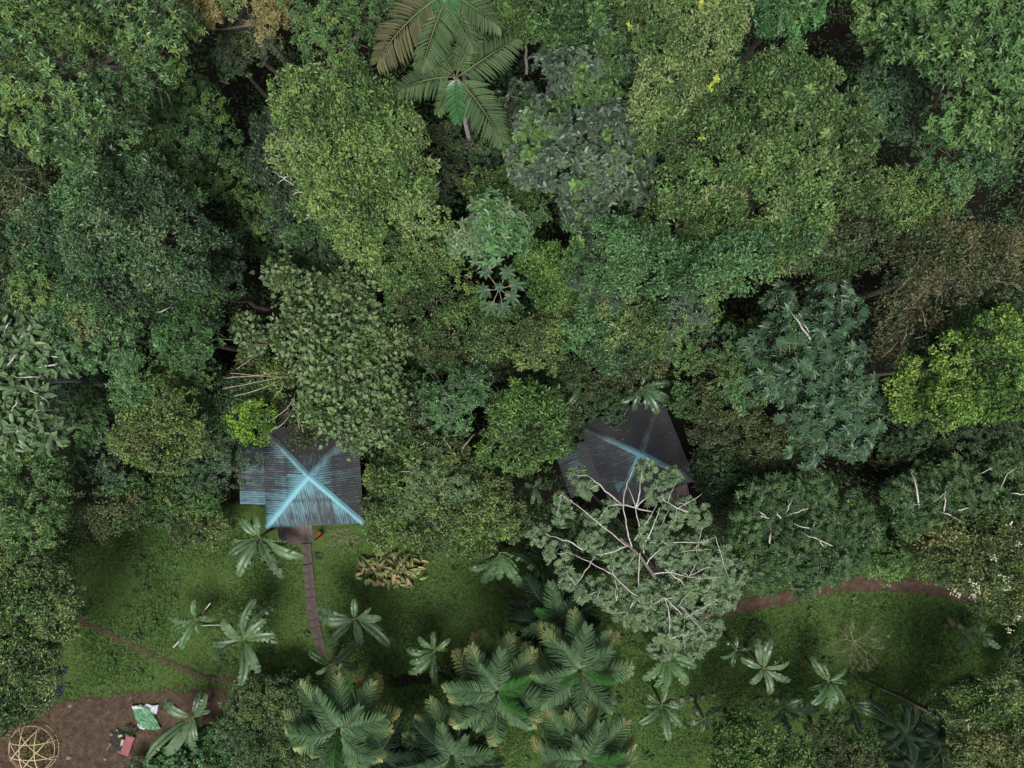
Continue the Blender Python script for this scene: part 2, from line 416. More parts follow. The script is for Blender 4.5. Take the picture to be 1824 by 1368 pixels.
def crown_fine(t, lobes):
    """small single leaves in dense tufts"""
    L, W = t.get('L', .2) * .88, t.get('W', .095) * .9; cr = t.get('cr', .38) * .8; cov = t.get('cov', 2.4) * .46
    C, N = surface_clumps(sublobes(lobes), cr, dens=t.get('dens', 1.0), rough=t.get('rough', .10))
    k = max(int(cov * np.pi * cr * cr / (L * W * .5) * .75), 6)
    n = len(C); cv = RNG.random(n)
    C2 = np.repeat(C, k, 0); N2 = np.repeat(N, k, 0)
    d = rand_unit(n * k); d = unit(d + N2 * .95 + UP * .15)
    rad = cr * RNG.random((n * k, 1)) ** .4 * np.repeat(.6 + .8 * RNG.random((n, 1)), k, 0)
    B = C2 + d * rad
    D = unit(rand_unit(n * k) + d * .6 - UP * t.get('hang', .15))
    NN = unit(d + N2 * .35 + UP * .12 + rand_unit(n * k) * .9)
    s = (1 + RNG.normal(0, .25, n * k)) * np.repeat(RNG.uniform(.72, 1.3, n), k)
    t['_alt'] = np.repeat(alt_clumps(C, t), k * 2)
    v = np.clip(.06 + .66 * RNG.random(n * k) ** 1.3 + .38 * (np.repeat(cv, k) - .35), 0, .8)
    pt = vnoise(C[:, :2] + 70, .55, 61) * .6 + vnoise(C[:, :2] + 70, 1.5, 62) * .4
    v = np.clip(v + np.repeat((pt - .5) * .75, k), 0, .84)
    yf = t.get('young', .06); yc = RNG.random(n) < yf * 4.5 * np.clip((pt - .35) * 3, 0, 1.6)          # tufts in new growth
    yy = (np.repeat(yc, k) & (RNG.random(n * k) < .5)) | (RNG.random(n * k) < yf * .3)
    v = np.where(yy, .85 + .15 * RNG.random(n * k), v)
    return leaf_arrays(B, D, NN, L * s, W * s, v, 4)
def crown_rosette(t, lobes):
    """leaves set in whorls at the twig tips"""
    L, W = t.get('L', .32) * .66, t.get('W', .11) * .80; cr = t.get('cr', .5) * .88; m = t.get('whorl', 7)
    C, N = surface_clumps(sublobes(lobes), cr, dens=t.get('dens', 1.0), rough=t.get('rough', .10))
    k = min(t.get('tips', 4), 4); n = len(C)
    N2 = np.repeat(N, k, 0)
    d = unit(rand_unit(n * k) + N2 * .8 + UP * .4)
    T = np.repeat(C, k, 0) + d * cr * (.35 + .75 * RNG.random((n * k, 1)))
    A = unit(d * .9 + N2 * .35 + UP * .35 + rand_unit(n * k) * .3)
    tv = RNG.random(n * k); cvv = np.repeat(RNG.random(n), k)
    nt_ = n * k
    A2 = np.repeat(A, m, 0); ref = unit(np.cross(A, rand_unit(nt_))); R1 = np.repeat(ref, m, 0); R2 = np.cross(A2, R1)
    ang = (np.tile(np.arange(m), nt_) * (2 * np.pi / m) * 1.0 + np.repeat(RNG.random(nt_) * 6.28, m) + RNG.normal(0, .2, nt_ * m))[:, None]
    rad = R1 * np.cos(ang) + R2 * np.sin(ang)
    up = (RNG.random((nt_ * m, 1)) * .9 - .25)
    D = unit(rad + A2 * up)
    NN = unit(A2 - D * .2 + rand_unit(nt_ * m) * .45)
    B = np.repeat(T, m, 0) + rad * .02 + A2 * .02
    t['_alt'] = np.repeat(alt_clumps(C, t), k * m * 2)
    s = (1 + RNG.normal(0, .18, nt_ * m)) * np.repeat(.75 + .5 * RNG.random(nt_), m)
    v = np.clip(.04 + .55 * RNG.random(nt_ * m) + .3 * np.repeat(tv, m) + .2 * (np.repeat(cvv, m) - .5), 0, .82)
    pt = np.repeat(vnoise(C[:, :2] + 70, .5, 63) * .6 + vnoise(C[:, :2] + 70, 1.4, 64) * .4, k)
    v = np.clip(v + np.repeat((pt - .5) * .6, m), 0, .84)
    yf = t.get('young', .12)
    yy = np.repeat(RNG.random(nt_) < yf * 2 * np.clip((pt - .3) * 2.4, 0, 1.4), m) & (RNG.random(nt_ * m) < .75)
    v = np.where(yy, .85 + .15 * RNG.random(nt_ * m), v)
    return leaf_arrays(B, D, NN, L * s, W * s, v, t.get('shape', 4), .22, .18)

def trunk_mesh(lobes, base, h, r0, mat, twigs=True, lean=0.0, lr=1.0):
    m = MB(); c0 = np.average([c for c, r in lobes], axis=0, weights=[r[0] ** 2 for c, r in lobes])
    zf = min(max(c0[2] - max(r[0] for c, r in lobes) * .55, h * .35), h * .8)
    fork = np.array([c0[0] * .9 + base[0] * .1, c0[1] * .9 + base[1] * .1, zf])
    tt = np.linspace(0, 1, 6)[:, None]
    pts = base + (fork - base) * tt + np.concatenate([[[0, 0, 0]], RNG.normal(0, .10, (4, 3)), [[0, 0, 0]]])
    pts[0, 2] = -.15
    m.tube(pts, r0 * (1 - .45 * tt[:, 0]) * np.where(tt[:, 0] == 0, 1.35, 1), 7)
    for c, r in lobes:
        e = c + np.array([0, 0, r[2] * .05]); mid = fork * .45 + e * .55 + RNG.normal(0, .2, 3) - np.array([0, 0, r[2] * .55])
        m.tube([fork, mid, e], np.array([r0 * .42, r0 * .22, r0 * .08]) * lr, 5)
        if twigs:
            for q in range(8):
                d = rand_unit(1)[0]; d[2] = abs(d[2]) * .8
                f = c + d * r * RNG.uniform(.9, 1.12)
                m.tube([mid * .5 + e * .5, (e + f) / 2 + RNG.normal(0, .08, 3), f], [r0 * .13, r0 * .09, r0 * .05], 4)
    return m.mesh('trunk', mat)

def local(V, base): return V - np.asarray(base)
def build_tree(t):
    lobes = lobes_m(t); sty = t.get('sty', 'fine')
    c0 = np.average([c for c, r in lobes], axis=0, weights=[r[0] ** 2 for c, r in lobes])
    base = np.array([c0[0], c0[1], 0.0])
    if 'base' in t: base[:2] = P(*t['base'])[:2]
    o = thing(t.get('n', 'broadleaf_tree'), t['lab'], t.get('cat', 'tree'), base, t.get('g'))
    V, F, v = (crown_rosette if sty == 'rosette' else crown_fine)(t, lobes)
    me = mk_mesh('crown', local(V, base), F, v, (LEAFM[t['pal']], LEAFM[ALT[t['pal']]]), midx=t['_alt'].astype(int))
    link('crown', me, o, kind='stuff')
    if t.get('pal2'):                                   # a second kind of leaf over part of the crown (creepers, blossom)
        t2 = dict(t); t2.update(t['pal2']); lb2 = lobes_m(t2)
        V, F, v = (crown_rosette if t2.get('sty') == 'rosette' else crown_fine)(t2, lb2)
        link(t2.get('part', 'creeper'), mk_mesh('creeper', local(V, base), F, v, (LEAFM[t2['pal']],)), o, kind='stuff')
    big = max(r[0] for c, r in lobes)
    me = trunk_mesh(lobes, base, t['h'], t.get('tr', .06 + .018 * t['h'] * .6), t.get('bark', BARK), t.get('twigs', True))
    me.transform(Matrix.Translation(Vector(-base)))
    link('trunk', me, o)
    return o, lobes, base

def branch_lines(o, base, lines, z, mat, r=.045, name='branch', zj=.25, sink=.55):
    """bare limbs seen through the crown, one mesh for each"""
    for ln in lines:
        zs = z + RNG.normal(0, zj)
        pts = np.array([P(x, y, zs - sink * (2 * q / (len(ln) - 1) - 1) ** 2 + .08 * math.sin(q * 1.9)) for q, (x, y) in enumerate(ln)])
        if len(pts) < 3: pts = np.array([pts[0], (pts[0] + pts[-1]) / 2 + RNG.normal(0, .05, 3), pts[-1]])
        # smooth the polyline
        tq = np.linspace(0, len(pts) - 1, len(pts) * 3 - 2); sp = np.stack([np.interp(tq, np.arange(len(pts)), pts[:, q]) for q in range(3)], 1)
        for _ in range(3): sp[1:-1] = (sp[:-2] + sp[1:-1] * 2 + sp[2:]) / 4
        sp[1:-1] += RNG.normal(0, .018, sp[1:-1].shape)
        m = MB(); m.tube(sp - base, np.interp(np.linspace(0, 1, len(sp)), [0, .3, 1], [r * .3, r * .75, r]) * random.uniform(.8, 1.2), 5)
        link(name, m.mesh(name, mat, True), o)

# --- single large leaves, shared meshes
def palmate_mesh(name, nl, R, mat, v, spread=2 * math.pi, wid=.3, droop=.22, shape=6):
    ang = np.linspace(0, spread, nl, endpoint=spread < 6.2) + RNG.normal(0, .06, nl)
    D = np.stack([np.cos(ang), np.sin(ang), np.full(nl, .12)], 1)
    Ls = R * (1 + RNG.normal(0, .08, nl)) * (.82 + .18 * np.cos(ang))
    V, F, vv = leaf_arrays(np.zeros((nl, 3)), D, np.tile(UP, (nl, 1)), Ls, R * wid, np.clip(v + RNG.normal(0, .06, nl), 0, 1), shape, .16, droop)
    return mk_mesh(name, V, F, vv, (mat,))
def round_mesh(name, R, mat, v, asp=1.0, notch=.35, droop=.12, nseg=10):
    """heart or oval blade folded along its midrib"""
    a = np.linspace(-math.pi, math.pi, nseg * 2 + 1)[:-1]
    r = R * (1 - notch * np.exp(-((np.abs(a) - math.pi) / .45) ** 2)) * (.94 + .42 * np.exp(-(a / .38) ** 2)) * (1 + RNG.normal(0, .04, len(a)))
    x = r * np.cos(a) * asp + R * .15; y = r * np.sin(a)
    z = .34 * np.abs(y) - droop * (x / (R * asp)) ** 2 * R
    V = np.concatenate([[[0, 0, 0]], np.stack([x, y, z], 1)]); n = len(a)
    F = np.stack([np.zeros(n, int), 1 + np.arange(n), 1 + (np.arange(n) + 1) % n], 1)
    return mk_mesh(name, V, F, np.full(n, v), (mat,))
def leaf_objects(o, base, pts, nrm, dirs, variants, nmax=300, scale=None, name='leaf', rest='leaves', mat=None):
    """each large leaf an object; past nmax the lowest ones become one joined part"""
    n = len(pts); scale = np.ones(n) if scale is None else scale
    order = np.argsort(-pts[:, 2]); RV = []; RF = {}; rv = {}; nn = 0
    for q, i in enumerate(order):
        X = Vector(dirs[i]); Z = Vector(nrm[i]); Y = Z.cross(X)
        if Y.length < 1e-3: Y = Vector((0, 1, 0))
        Y.normalize(); Z = X.cross(Y).normalized(); X = X.normalized()
        me = variants[int(RNG.integers(len(variants)))]
        M = Matrix((X, Y, Z)).transposed()
        if q < nmax:
            ob = bpy.data.objects.new(name, me); col.objects.link(ob); ob.parent = o
            ob.location = Vector(pts[i] - base); ob.rotation_euler = M.to_euler(); ob.scale = (scale[i],) * 3
        else:
            V = np.empty(len(me.vertices) * 3, np.float32); me.vertices.foreach_get('co', V); V = V.reshape(-1, 3) * scale[i]
            V = V @ np.array(M).T + (pts[i] - base)
            ks = len(me.polygons[0].vertices)
            F = np.empty(len(me.loops), np.int32); me.loops.foreach_get('vertex_index', F)
            a = np.empty(len(me.polygons), np.float32); me.attributes['v'].data.foreach_get('value', a)
            RF.setdefault(ks, []).append(F.reshape(-1, ks) + nn); rv.setdefault(ks, []).append(a); RV.append(V); nn += len(V)
    if RV:
        link(rest, mk_mesh(rest, np.concatenate(RV), [np.concatenate(RF[k]) for k in RF], np.concatenate([np.concatenate(rv[k]) for k in RF]), (mat,)), o, kind='stuff')
def build_bigleaf(t, variants, n, mat, nmax=300, tilt=.45, lines=None, lz=None, size=(.75, 1.2), shell=.16, sep=0.0):
    """tree whose large leaves can be told apart"""
    lobes = lobes_m(t); c0 = np.average([c for c, r in lobes], axis=0, weights=[r[0] ** 2 for c, r in lobes])
    base = np.array([c0[0], c0[1], 0.0])
    if 'base' in t: base[:2] = P(*t['base'])[:2]
    o = thing(t.get('n', 'broadleaf_tree'), t['lab'], 'tree', base, t.get('g'))
    area = np.array([r[0] ** 2 for c, r in lobes]); cnt = np.maximum((area / area.sum() * n).astype(int), 2)
    pts, dr, nm = [], [], []
    for (c, r), k in zip(lobes, cnt):
        d = rand_unit(k * 4); d = d[d[:, 2] > -.05][:k]
        p = c + d * r * (1 + RNG.normal(-.05, shell, (len(d), 1)))
        keep = np.ones(len(p), bool)
        for c2, r2 in lobes:
            if c2 is not c: keep &= (((p - c2) / r2) ** 2).sum(1) > .45
        p, d = p[keep], d[keep]
        nn = unit(UP + d * tilt + rand_unit(len(p)) * t.get('wob', .4)); dd = d.copy(); dd[:, 2] = -.1; dd = unit(dd + rand_unit(len(p)) * .6)
        pts.append(p); dr.append(dd); nm.append(nn)
    pts, dr, nm = map(np.concatenate, (pts, dr, nm))
    if t.get('fill'):
        tf = dict(t, L=.17, W=.085, cov=1.5, young=.05, pal=t['fill']); V, F, v = crown_fine(tf, [(c - np.array([0, 0, .25]), r * .86) for c, r in lobes])
        link('crown', mk_mesh('crown', local(V, base), F, v, (LEAFM[t['fill']], LEAFM[ALT[t['fill']]]), midx=tf['_alt'].astype(int)), o, kind='stuff')
    leaf_objects(o, base, pts, nm, dr, variants, nmax, RNG.uniform(*size, len(pts)), mat=mat)
    me = trunk_mesh(lobes, base, t['h'], t.get('tr', .16), t.get('tbark', t.get('bark', BARK_W)), t.get('twigs', True), 0, t.get('lr', 1.0)); me.transform(Matrix.Translation(Vector(-base)))
    link('trunk', me, o)
    if lines: branch_lines(o, base, lines, lz if lz else t['h'] - .7, t.get('bark', BARK_W), t.get('br', .04))
    return o, lobes, base
# ------------------------------------------------------------------ the two huts
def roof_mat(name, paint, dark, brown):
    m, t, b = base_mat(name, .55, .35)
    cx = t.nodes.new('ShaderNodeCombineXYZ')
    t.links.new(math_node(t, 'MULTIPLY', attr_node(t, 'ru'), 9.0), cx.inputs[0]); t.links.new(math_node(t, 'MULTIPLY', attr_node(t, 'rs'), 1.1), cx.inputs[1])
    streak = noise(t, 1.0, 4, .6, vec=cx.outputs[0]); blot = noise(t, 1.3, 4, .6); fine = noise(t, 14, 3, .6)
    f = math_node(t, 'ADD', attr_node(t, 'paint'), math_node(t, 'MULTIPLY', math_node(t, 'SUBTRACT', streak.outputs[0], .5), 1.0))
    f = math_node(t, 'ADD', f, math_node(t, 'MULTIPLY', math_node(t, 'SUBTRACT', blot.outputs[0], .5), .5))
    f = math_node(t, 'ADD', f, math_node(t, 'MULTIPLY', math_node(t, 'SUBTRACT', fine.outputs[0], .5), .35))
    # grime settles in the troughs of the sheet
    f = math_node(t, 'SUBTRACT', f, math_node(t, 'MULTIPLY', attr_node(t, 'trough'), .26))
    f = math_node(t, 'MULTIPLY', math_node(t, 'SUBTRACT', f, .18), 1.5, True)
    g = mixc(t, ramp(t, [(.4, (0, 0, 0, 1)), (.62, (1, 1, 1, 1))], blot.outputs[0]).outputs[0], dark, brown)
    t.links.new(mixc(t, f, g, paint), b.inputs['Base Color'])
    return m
ROOF = roof_mat('painted_sheet', (.125, .290, .345, 1), (.035, .040, .047, 1), (.050, .048, .051, 1))
RUST = roof_mat('rusty_sheet', (.21, .165, .155, 1), (.055, .040, .040, 1), (.115, .072, .064, 1))
CAPM = roof_mat('ridge_paint', (.165, .37, .44, 1), (.046, .046, .050, 1), (.095, .080, .076, 1))
WOOD = bark('weathered_boards', (.10, .075, .055, 1), (.19, .15, .11, 1))
GLASS, _t, _b = base_mat('window_dark_glass', .1, .5); _b.inputs['Base Color'].default_value = (.02, .025, .03, 1)

def corr_tri(name, A, B, C, paintf, mat, over=.0, pitch=.135, amp=.022, nseg=14):
    """corrugated sheet filling the triangle A B (eave) C (apex); ribs run down the slope"""
    A, B, C = map(np.asarray, (A, B, C)); W = np.linalg.norm(B - A); e = (B - A) / W
    ua = (C - A) @ e; S = (C - A) - e * ua; n = unit(np.cross(e, S)); n = n if n[2] > 0 else -n
    return corr(name, A, e, S, W, lambda u: np.where(u < ua, u / ua, (W - u) / (W - ua)), n, paintf, mat, pitch, amp, nseg)
def corr_rect(name, A, B, S, paintf, mat, pitch=.135, amp=.022, nseg=7):
    A, B, S = map(np.asarray, (A, B, S)); W = np.linalg.norm(B - A); e = (B - A) / W
    n = unit(np.cross(e, S)); n = n if n[2] > 0 else -n
    return corr(name, A, e, S, W, lambda u: np.ones_like(u), n, paintf, mat, pitch, amp, nseg)
def corr(name, A, e, S, W, topf, n, paintf, mat, pitch, amp, nseg):
    nu = int(W / (pitch / 4)); u = np.linspace(0, W, nu + 1); s = np.linspace(0, 1, nseg + 1)
    ph = np.cos(2 * np.pi * u / pitch); tf = topf(u)
    Sl = np.linalg.norm(S)
    V = A + e * u[:, None, None] + (S * (tf[:, None] * s[None, :])[:, :, None]) + n * (ph * amp)[:, None, None]
    ss = (tf[:, None] * s[None, :]) * Sl; uu = np.repeat(u[:, None], nseg + 1, 1)
    i, j = np.meshgrid(np.arange(nu), np.arange(nseg), indexing='ij'); k = (i * (nseg + 1) + j).ravel(); q = nseg + 1
    F = np.stack([k, k + q, k + q + 1, k + 1], 1)
    me = mk_mesh(name, V.reshape(-1, 3), F, None, (mat,), True)
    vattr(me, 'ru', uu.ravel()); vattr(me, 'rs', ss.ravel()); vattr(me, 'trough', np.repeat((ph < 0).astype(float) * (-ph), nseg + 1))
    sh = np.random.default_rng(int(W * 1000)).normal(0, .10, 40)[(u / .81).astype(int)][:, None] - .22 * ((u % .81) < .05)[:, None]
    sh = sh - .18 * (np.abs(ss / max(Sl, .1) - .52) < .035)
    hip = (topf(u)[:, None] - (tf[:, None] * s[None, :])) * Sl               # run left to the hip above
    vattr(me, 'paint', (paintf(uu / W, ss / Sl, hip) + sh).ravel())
    return me
def hip_cap(name, E, C, n1, n2, p0, p1, mat, wd=.165):
    """folded cap over a hip from eave corner E to apex C"""
    E, C = np.asarray(E), np.asarray(C); h = unit(C - E)
    d1 = unit(np.cross(n1, h)); d2 = unit(np.cross(n2, h))
    if d1 @ n2 > 0: d1 = -d1
    if d2 @ n1 > 0: d2 = -d2
    N = 8; V = []; F = []; pv = []; ru = []; rs = []
    for q in range(N + 1):
        f = q / N; p = E + (C - E) * f
        V += [p + d1 * wd + n1 * .030, p + d1 * .03 + n1 * .06, p + np.array([0, 0, .10]), p + d2 * .03 + n2 * .06, p + d2 * wd + n2 * .030]
        pv += [p0 + (p1 - p0) * f] * 5; ru += [0, .1, .2, .3, .4]; rs += [f * 4] * 5
    for q in range(N):
        for k in range(4): F.append([q * 5 + k, q * 5 + k + 1, q * 5 + k + 6, q * 5 + k + 5])
    me = mk_mesh(name, np.array(V), np.array(F), None, (mat,), True)
    vattr(me, 'paint', pv); vattr(me, 'ru', ru); vattr(me, 'rs', rs); vattr(me, 'trough', np.zeros(len(V)))
    return me
def nrm3(A, B, C):
    n = unit(np.cross(np.asarray(B) - A, np.asarray(C) - A)); return n if n[2] > 0 else -n
def hut(label, cpx, apx, ze, za, paints, caps, annex, porch):
    """cpx: eave corners N..W round (nw, ne, se, sw) in photograph pixels at eave height"""
    cs = [P(x, y, ze) for x, y in cpx]; ap = P(apx[0], apx[1], za)
    base = np.mean(cs, axis=0); base[2] = 0
    o = thing('hut', label, 'hut', base)
    cs = [c - base for c in cs]; ap = ap - base
    nw, ne, se, sw = cs
    sides = [('n', nw, ne), ('e', ne, se), ('s', se, sw), ('w', sw, nw)]; nr = {}
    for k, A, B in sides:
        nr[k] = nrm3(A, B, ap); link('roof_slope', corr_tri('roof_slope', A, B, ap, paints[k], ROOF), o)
    for (E, a, b_), (p0, p1) in zip([(nw, 'n', 'w'), (ne, 'n', 'e'), (se, 'e', 's'), (sw, 's', 'w')], caps):
        link('ridge_cap', hip_cap('ridge_cap', E, ap, nr[a], nr[b_], p0, p1, CAPM), o)
    # walls of boards under the eaves, set back from the roof edge
    ins = [c * .80 for c in cs]
    for q in range(4):
        A, B = ins[q].copy(), ins[(q + 1) % 4].copy(); A[2] = B[2] = 0; d = B - A; W = np.linalg.norm(d)
        wl_ = thing_part = bpy.data.objects.new('wall', None); col.objects.link(wl_); wl_.parent = o
        wl_.location = Vector((A + B) / 2); wl_.rotation_euler = (0, 0, math.atan2(d[1], d[0]))
        nb = int(W / .22); m0 = MB(); m0.box((0, 0, 0), (W / nb - .012, .035, 2.55)); mb_ = m0.mesh('board', WOOD)
        for k in range(nb):
            link('board', mb_, wl_, (-W / 2 + (k + .5) * W / nb, random.uniform(-.006, .006), 1.42))
        if q in (0, 2):
            m = MB(); m.box((0, 0, 0), (.9, .05, 1.95)); link('door', m.mesh('door', BARK_D), o, (A + B) / 2 * 1.025 + np.array([0, 0, 1.12]), (0, 0, math.atan2(d[1], d[0])))
        else:
            m = MB(); m.box((0, 0, 0), (1.0, .05, .8)); link('window', m.mesh('window', GLASS), o, (A + B) / 2 * 1.025 + np.array([0, 0, 1.6]), (0, 0, math.atan2(d[1], d[0])))
    m = MB(); dx = np.linalg.norm(ins[1] - ins[0]); dy = np.linalg.norm(ins[2] - ins[1]); e = ins[1] - ins[0]
    m.box((0, 0, .075), (dx + .3, dy + .3, .15), math.atan2(e[1], e[0])); link('floor_slab', m.mesh('floor_slab', sm), o)
    for nm, (A, B, C_, drop, pf, mt) in (('annex_roof', annex), ('porch_roof', porch)):
        # A, B along the hut's eave, C_ the outward run; all in pixels at eave height
        a = P(A[0], A[1], ze - .10) - base; b_ = P(B[0], B[1], ze - .10) - base; s_ = P(A[0] + C_[0], A[1] + C_[1], ze - .10) - P(A[0], A[1], ze - .10)
        out = unit(s_); a = a - out * .25; b_ = b_ - out * .25; s_ = s_ * (1 + .25 / np.linalg.norm(s_)); s_[2] = -drop
        a[2] -= .05; b_[2] -= .05
        link(nm, corr_rect(nm, a, b_, s_, pf, mt), o)
        for c in (a + s_ * .93, b_ + s_ * .93):
            m = MB(); m.tube([[c[0], c[1], 0], [c[0], c[1], c[2] - .02]], .05, 6); link('post', m.mesh('post', WOOD), o)
    return o
ex = np.exp
vn = lambda u, s, a, b_, sd: vnoise(np.stack([u.ravel() * a + 7, s.ravel() * b_ + 3], 1), 1.0, sd).reshape(u.shape)
# hut in front: turquoise kept along the southern hips, grime on the north and at the outer corners; shade of the north slope also painted in
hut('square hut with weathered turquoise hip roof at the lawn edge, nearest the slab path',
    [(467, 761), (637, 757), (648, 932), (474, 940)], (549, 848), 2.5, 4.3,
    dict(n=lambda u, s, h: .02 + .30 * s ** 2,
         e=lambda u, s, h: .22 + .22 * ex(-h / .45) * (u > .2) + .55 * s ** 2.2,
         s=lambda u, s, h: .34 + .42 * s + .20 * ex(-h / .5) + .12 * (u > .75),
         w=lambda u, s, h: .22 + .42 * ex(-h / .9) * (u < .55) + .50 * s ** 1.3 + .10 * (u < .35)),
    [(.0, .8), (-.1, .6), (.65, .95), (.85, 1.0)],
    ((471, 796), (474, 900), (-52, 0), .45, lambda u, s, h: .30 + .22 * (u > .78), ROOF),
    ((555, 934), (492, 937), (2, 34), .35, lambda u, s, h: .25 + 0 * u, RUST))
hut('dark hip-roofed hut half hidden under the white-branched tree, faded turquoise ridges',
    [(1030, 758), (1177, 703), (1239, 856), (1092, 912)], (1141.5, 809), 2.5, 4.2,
    dict(n=lambda u, s, h: -.06 + .5 * s ** 5,  # grime and the north slope's shade, both put into the sheet colour
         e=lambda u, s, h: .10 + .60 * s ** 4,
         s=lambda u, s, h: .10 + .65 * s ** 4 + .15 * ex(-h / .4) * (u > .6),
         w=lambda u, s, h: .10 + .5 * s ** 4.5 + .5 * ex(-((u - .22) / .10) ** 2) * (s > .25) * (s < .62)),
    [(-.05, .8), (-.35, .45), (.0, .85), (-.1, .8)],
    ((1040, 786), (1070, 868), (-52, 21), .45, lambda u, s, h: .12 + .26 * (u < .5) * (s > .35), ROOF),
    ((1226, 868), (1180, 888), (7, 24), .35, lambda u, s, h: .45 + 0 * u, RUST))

# ------------------------------------------------------------------ trees
def zc(x0, y0, lines, s=.3509): return [[(x0 + x * s, y0 + y * s) for x, y in ln] for ln in lines]
T = []
def tree(lab, h, pal_, lobes, **k): T.append(dict(lab=lab, h=h, pal=pal_, lobes=lobes, **k))
G1 = 'trees of the rainforest canopy'
R_ = dict(sty='rosette')
# north west
tree('huge tree with glossy yellow-tipped leaf whorls filling the top left corner', 17, 'glossy',
     [(-20, 40, 95), (60, 40, 100), (165, 30, 95), (265, 60, 80), (310, 30, 45), (20, 120, 95), (110, 140, 95), (205, 130, 90), (290, 110, 50), (120, 215, 75), (190, 210, 60), (150, 265, 42), (70, 190, 60)],
     L=.30, W=.105, cr=.55, young=.30, dome=.34, g=G1, **R_)
tree('ochre-flowering tree at the top edge beside the huge glossy tree', 13, 'ochre', [(365, 20, 32), (400, 5, 30), (440, -5, 34), (490, 10, 36), (512, 30, 18), (478, 48, 22), (360, 52, 16)], L=.24, W=.10, cr=.4, whorl=7, g=G1, **R_)
tree('grey-purple leaved small tree in the gap below the ochre-flowering tree', 10, 'purple', [(440, 60, 38), (470, 90, 34), (430, 95, 25)], L=.26, W=.09, g=G1, **R_)
tree('small green tree with star-shaped leaf whorls below the ochre-flowering tree', 9, 'jade', [(420, 108, 26)], L=.34, W=.12, young=.1, g=G1, **R_)
tree('dark green tree at the top edge just beyond the pinnate palms, towards the ochre tree', 14, 'mid', [(560, 30, 48), (610, 65, 52), (575, 85, 34), (650, 25, 45), (700, 10, 30)], L=.22, W=.08, young=.08, g=G1, **R_)
tree('shaded tree tucked under the lower right side of the huge glossy tree', 11, 'mid', [(300, 200, 50), (360, 190, 42), (330, 250, 52), (385, 250, 46), (400, 310, 46), (345, 310, 46), (290, 250, 40)], L=.24, W=.095, young=.07, cr=.42, g=G1, **R_)
tree('round-leaved dark green tree between the blue-green tree and the golden vine-clad tree', 8, 'dark', [(420, 350, 45), (400, 400, 40), (440, 410, 36), (380, 350, 40)], L=.2, W=.12, g=G1)
tree('golden-green vine-clad domed tree left of the tall pinnate palms', 15, 'vineG',
     [(545, 190, 54), (600, 165, 52), (570, 270, 68), (640, 200, 60), (700, 235, 60), (630, 310, 84), (710, 320, 70), (640, 400, 52), (745, 380, 45), (580, 360, 42)], L=.19, W=.09, cr=.40, young=.14, g=G1,
     pal2=dict(pal='vineY', lobes=[(550, 180, 50), (575, 215, 55), (600, 275, 66), (610, 345, 55), (640, 430, 38), (690, 290, 45), (700, 360, 40)], h=15.25, L=.17, W=.085, cov=1.5, young=.25), bark=BARK_W)
tree('grey-green drooping small tree at the left foot of the golden vine-clad tree', 11, 'greydark', [(500, 240, 40), (490, 300, 40), (530, 385, 50), (580, 390, 34)], L=.2, W=.07, hang=.5, g=G1)
tree('yellowish shrub tree in front of the dark gap left of the vine-clad tree', 9, 'midY', [(455, 300, 30), (460, 345, 34), (470, 390, 36)], L=.22, W=.10, young=.18, g=G1, **R_)
tree('large blue-green fine-leaved tree below the huge glossy tree', 14, 'blue',
     [(180, 350, 66), (250, 345, 60), (310, 380, 62), (120, 410, 66), (70, 440, 42), (210, 420, 78), (290, 450, 60), (190, 490, 56), (260, 500, 56), (350, 420, 40), (330, 480, 40)], L=.18, W=.075, cr=.42, young=.10, g=G1)
tree('dim dark tree in the deep gap at the left edge under the huge glossy tree', 6, 'dark', [(30, 270, 50), (60, 350, 50), (10, 400, 60), (20, 480, 50)], L=.22, W=.09, cov=1.2, g=G1, bark=BARK_D)
tree('yellow-tipped tree at the left edge below the blue-green tree', 12, 'midY', [(75, 500, 36), (110, 530, 36), (50, 520, 25)], L=.28, W=.10, young=.32, g=G1, **R_)
tree('fresh green tree with brownish middle, left of the rounded deep green tree', 12, 'jade', [(120, 570, 48), (175, 560, 46), (210, 600, 44), (150, 620, 50), (100, 600, 35), (200, 560, 40), (215, 640, 35)], L=.25, W=.10, young=.05, g=G1,
     pal2=dict(pal='tan', lobes=[(160, 580, 26), (145, 605, 18)], h=12.3, L=.18, W=.08, cov=1.3), **R_)
tree('brown-flecked shaded tree right below the large blue-green tree', 10, 'olivebrown', [(250, 530, 40), (285, 555, 34), (240, 560, 26)], L=.18, W=.08, g=G1)
tree('dusky blue-green tree between the large blue-green tree and the heart-leaved tree', 11, 'darkblue', [(330, 530, 46), (370, 550, 36), (400, 500, 40), (390, 450, 36), (300, 520, 34)], L=.18, W=.07, g=G1)
tree('small rounded deep green tree left of the heart-leaved tree', 10.5, 'sat', [(320, 595, 36), (350, 605, 36), (330, 625, 32), (300, 610, 24)], L=.27, W=.10, young=.04, g=G1, **R_)
tree('green tree leaning below the rounded deep green tree', 9, 'jade', [(245, 660, 36), (235, 700, 30), (260, 690, 24)], L=.24, W=.09, young=.05, g=G1, **R_)
tree('olive-gold fine-leaved tree above and left of the turquoise hut', 9, 'olive', [(260, 725, 46), (300, 715, 44), (265, 780, 50), (320, 770, 46), (290, 805, 40), (345, 790, 28), (240, 770, 30)], L=.16, W=.08, young=.2, cr=.34, g=G1)
tree('yellow sprigged shrub left of the dry branches', 7, 'midY', [(345, 690, 20), (330, 700, 18), (310, 660, 34), (350, 650, 30)], L=.22, W=.09, young=.35, g=G1, **R_)
tree('small lime-green tree at the upper left corner of the turquoise hut', 6.5, 'limeB', [(435, 745, 28), (462, 742, 26), (450, 768, 24), (468, 772, 16)], L=.16, W=.085, young=.3, cr=.3, g=G1)
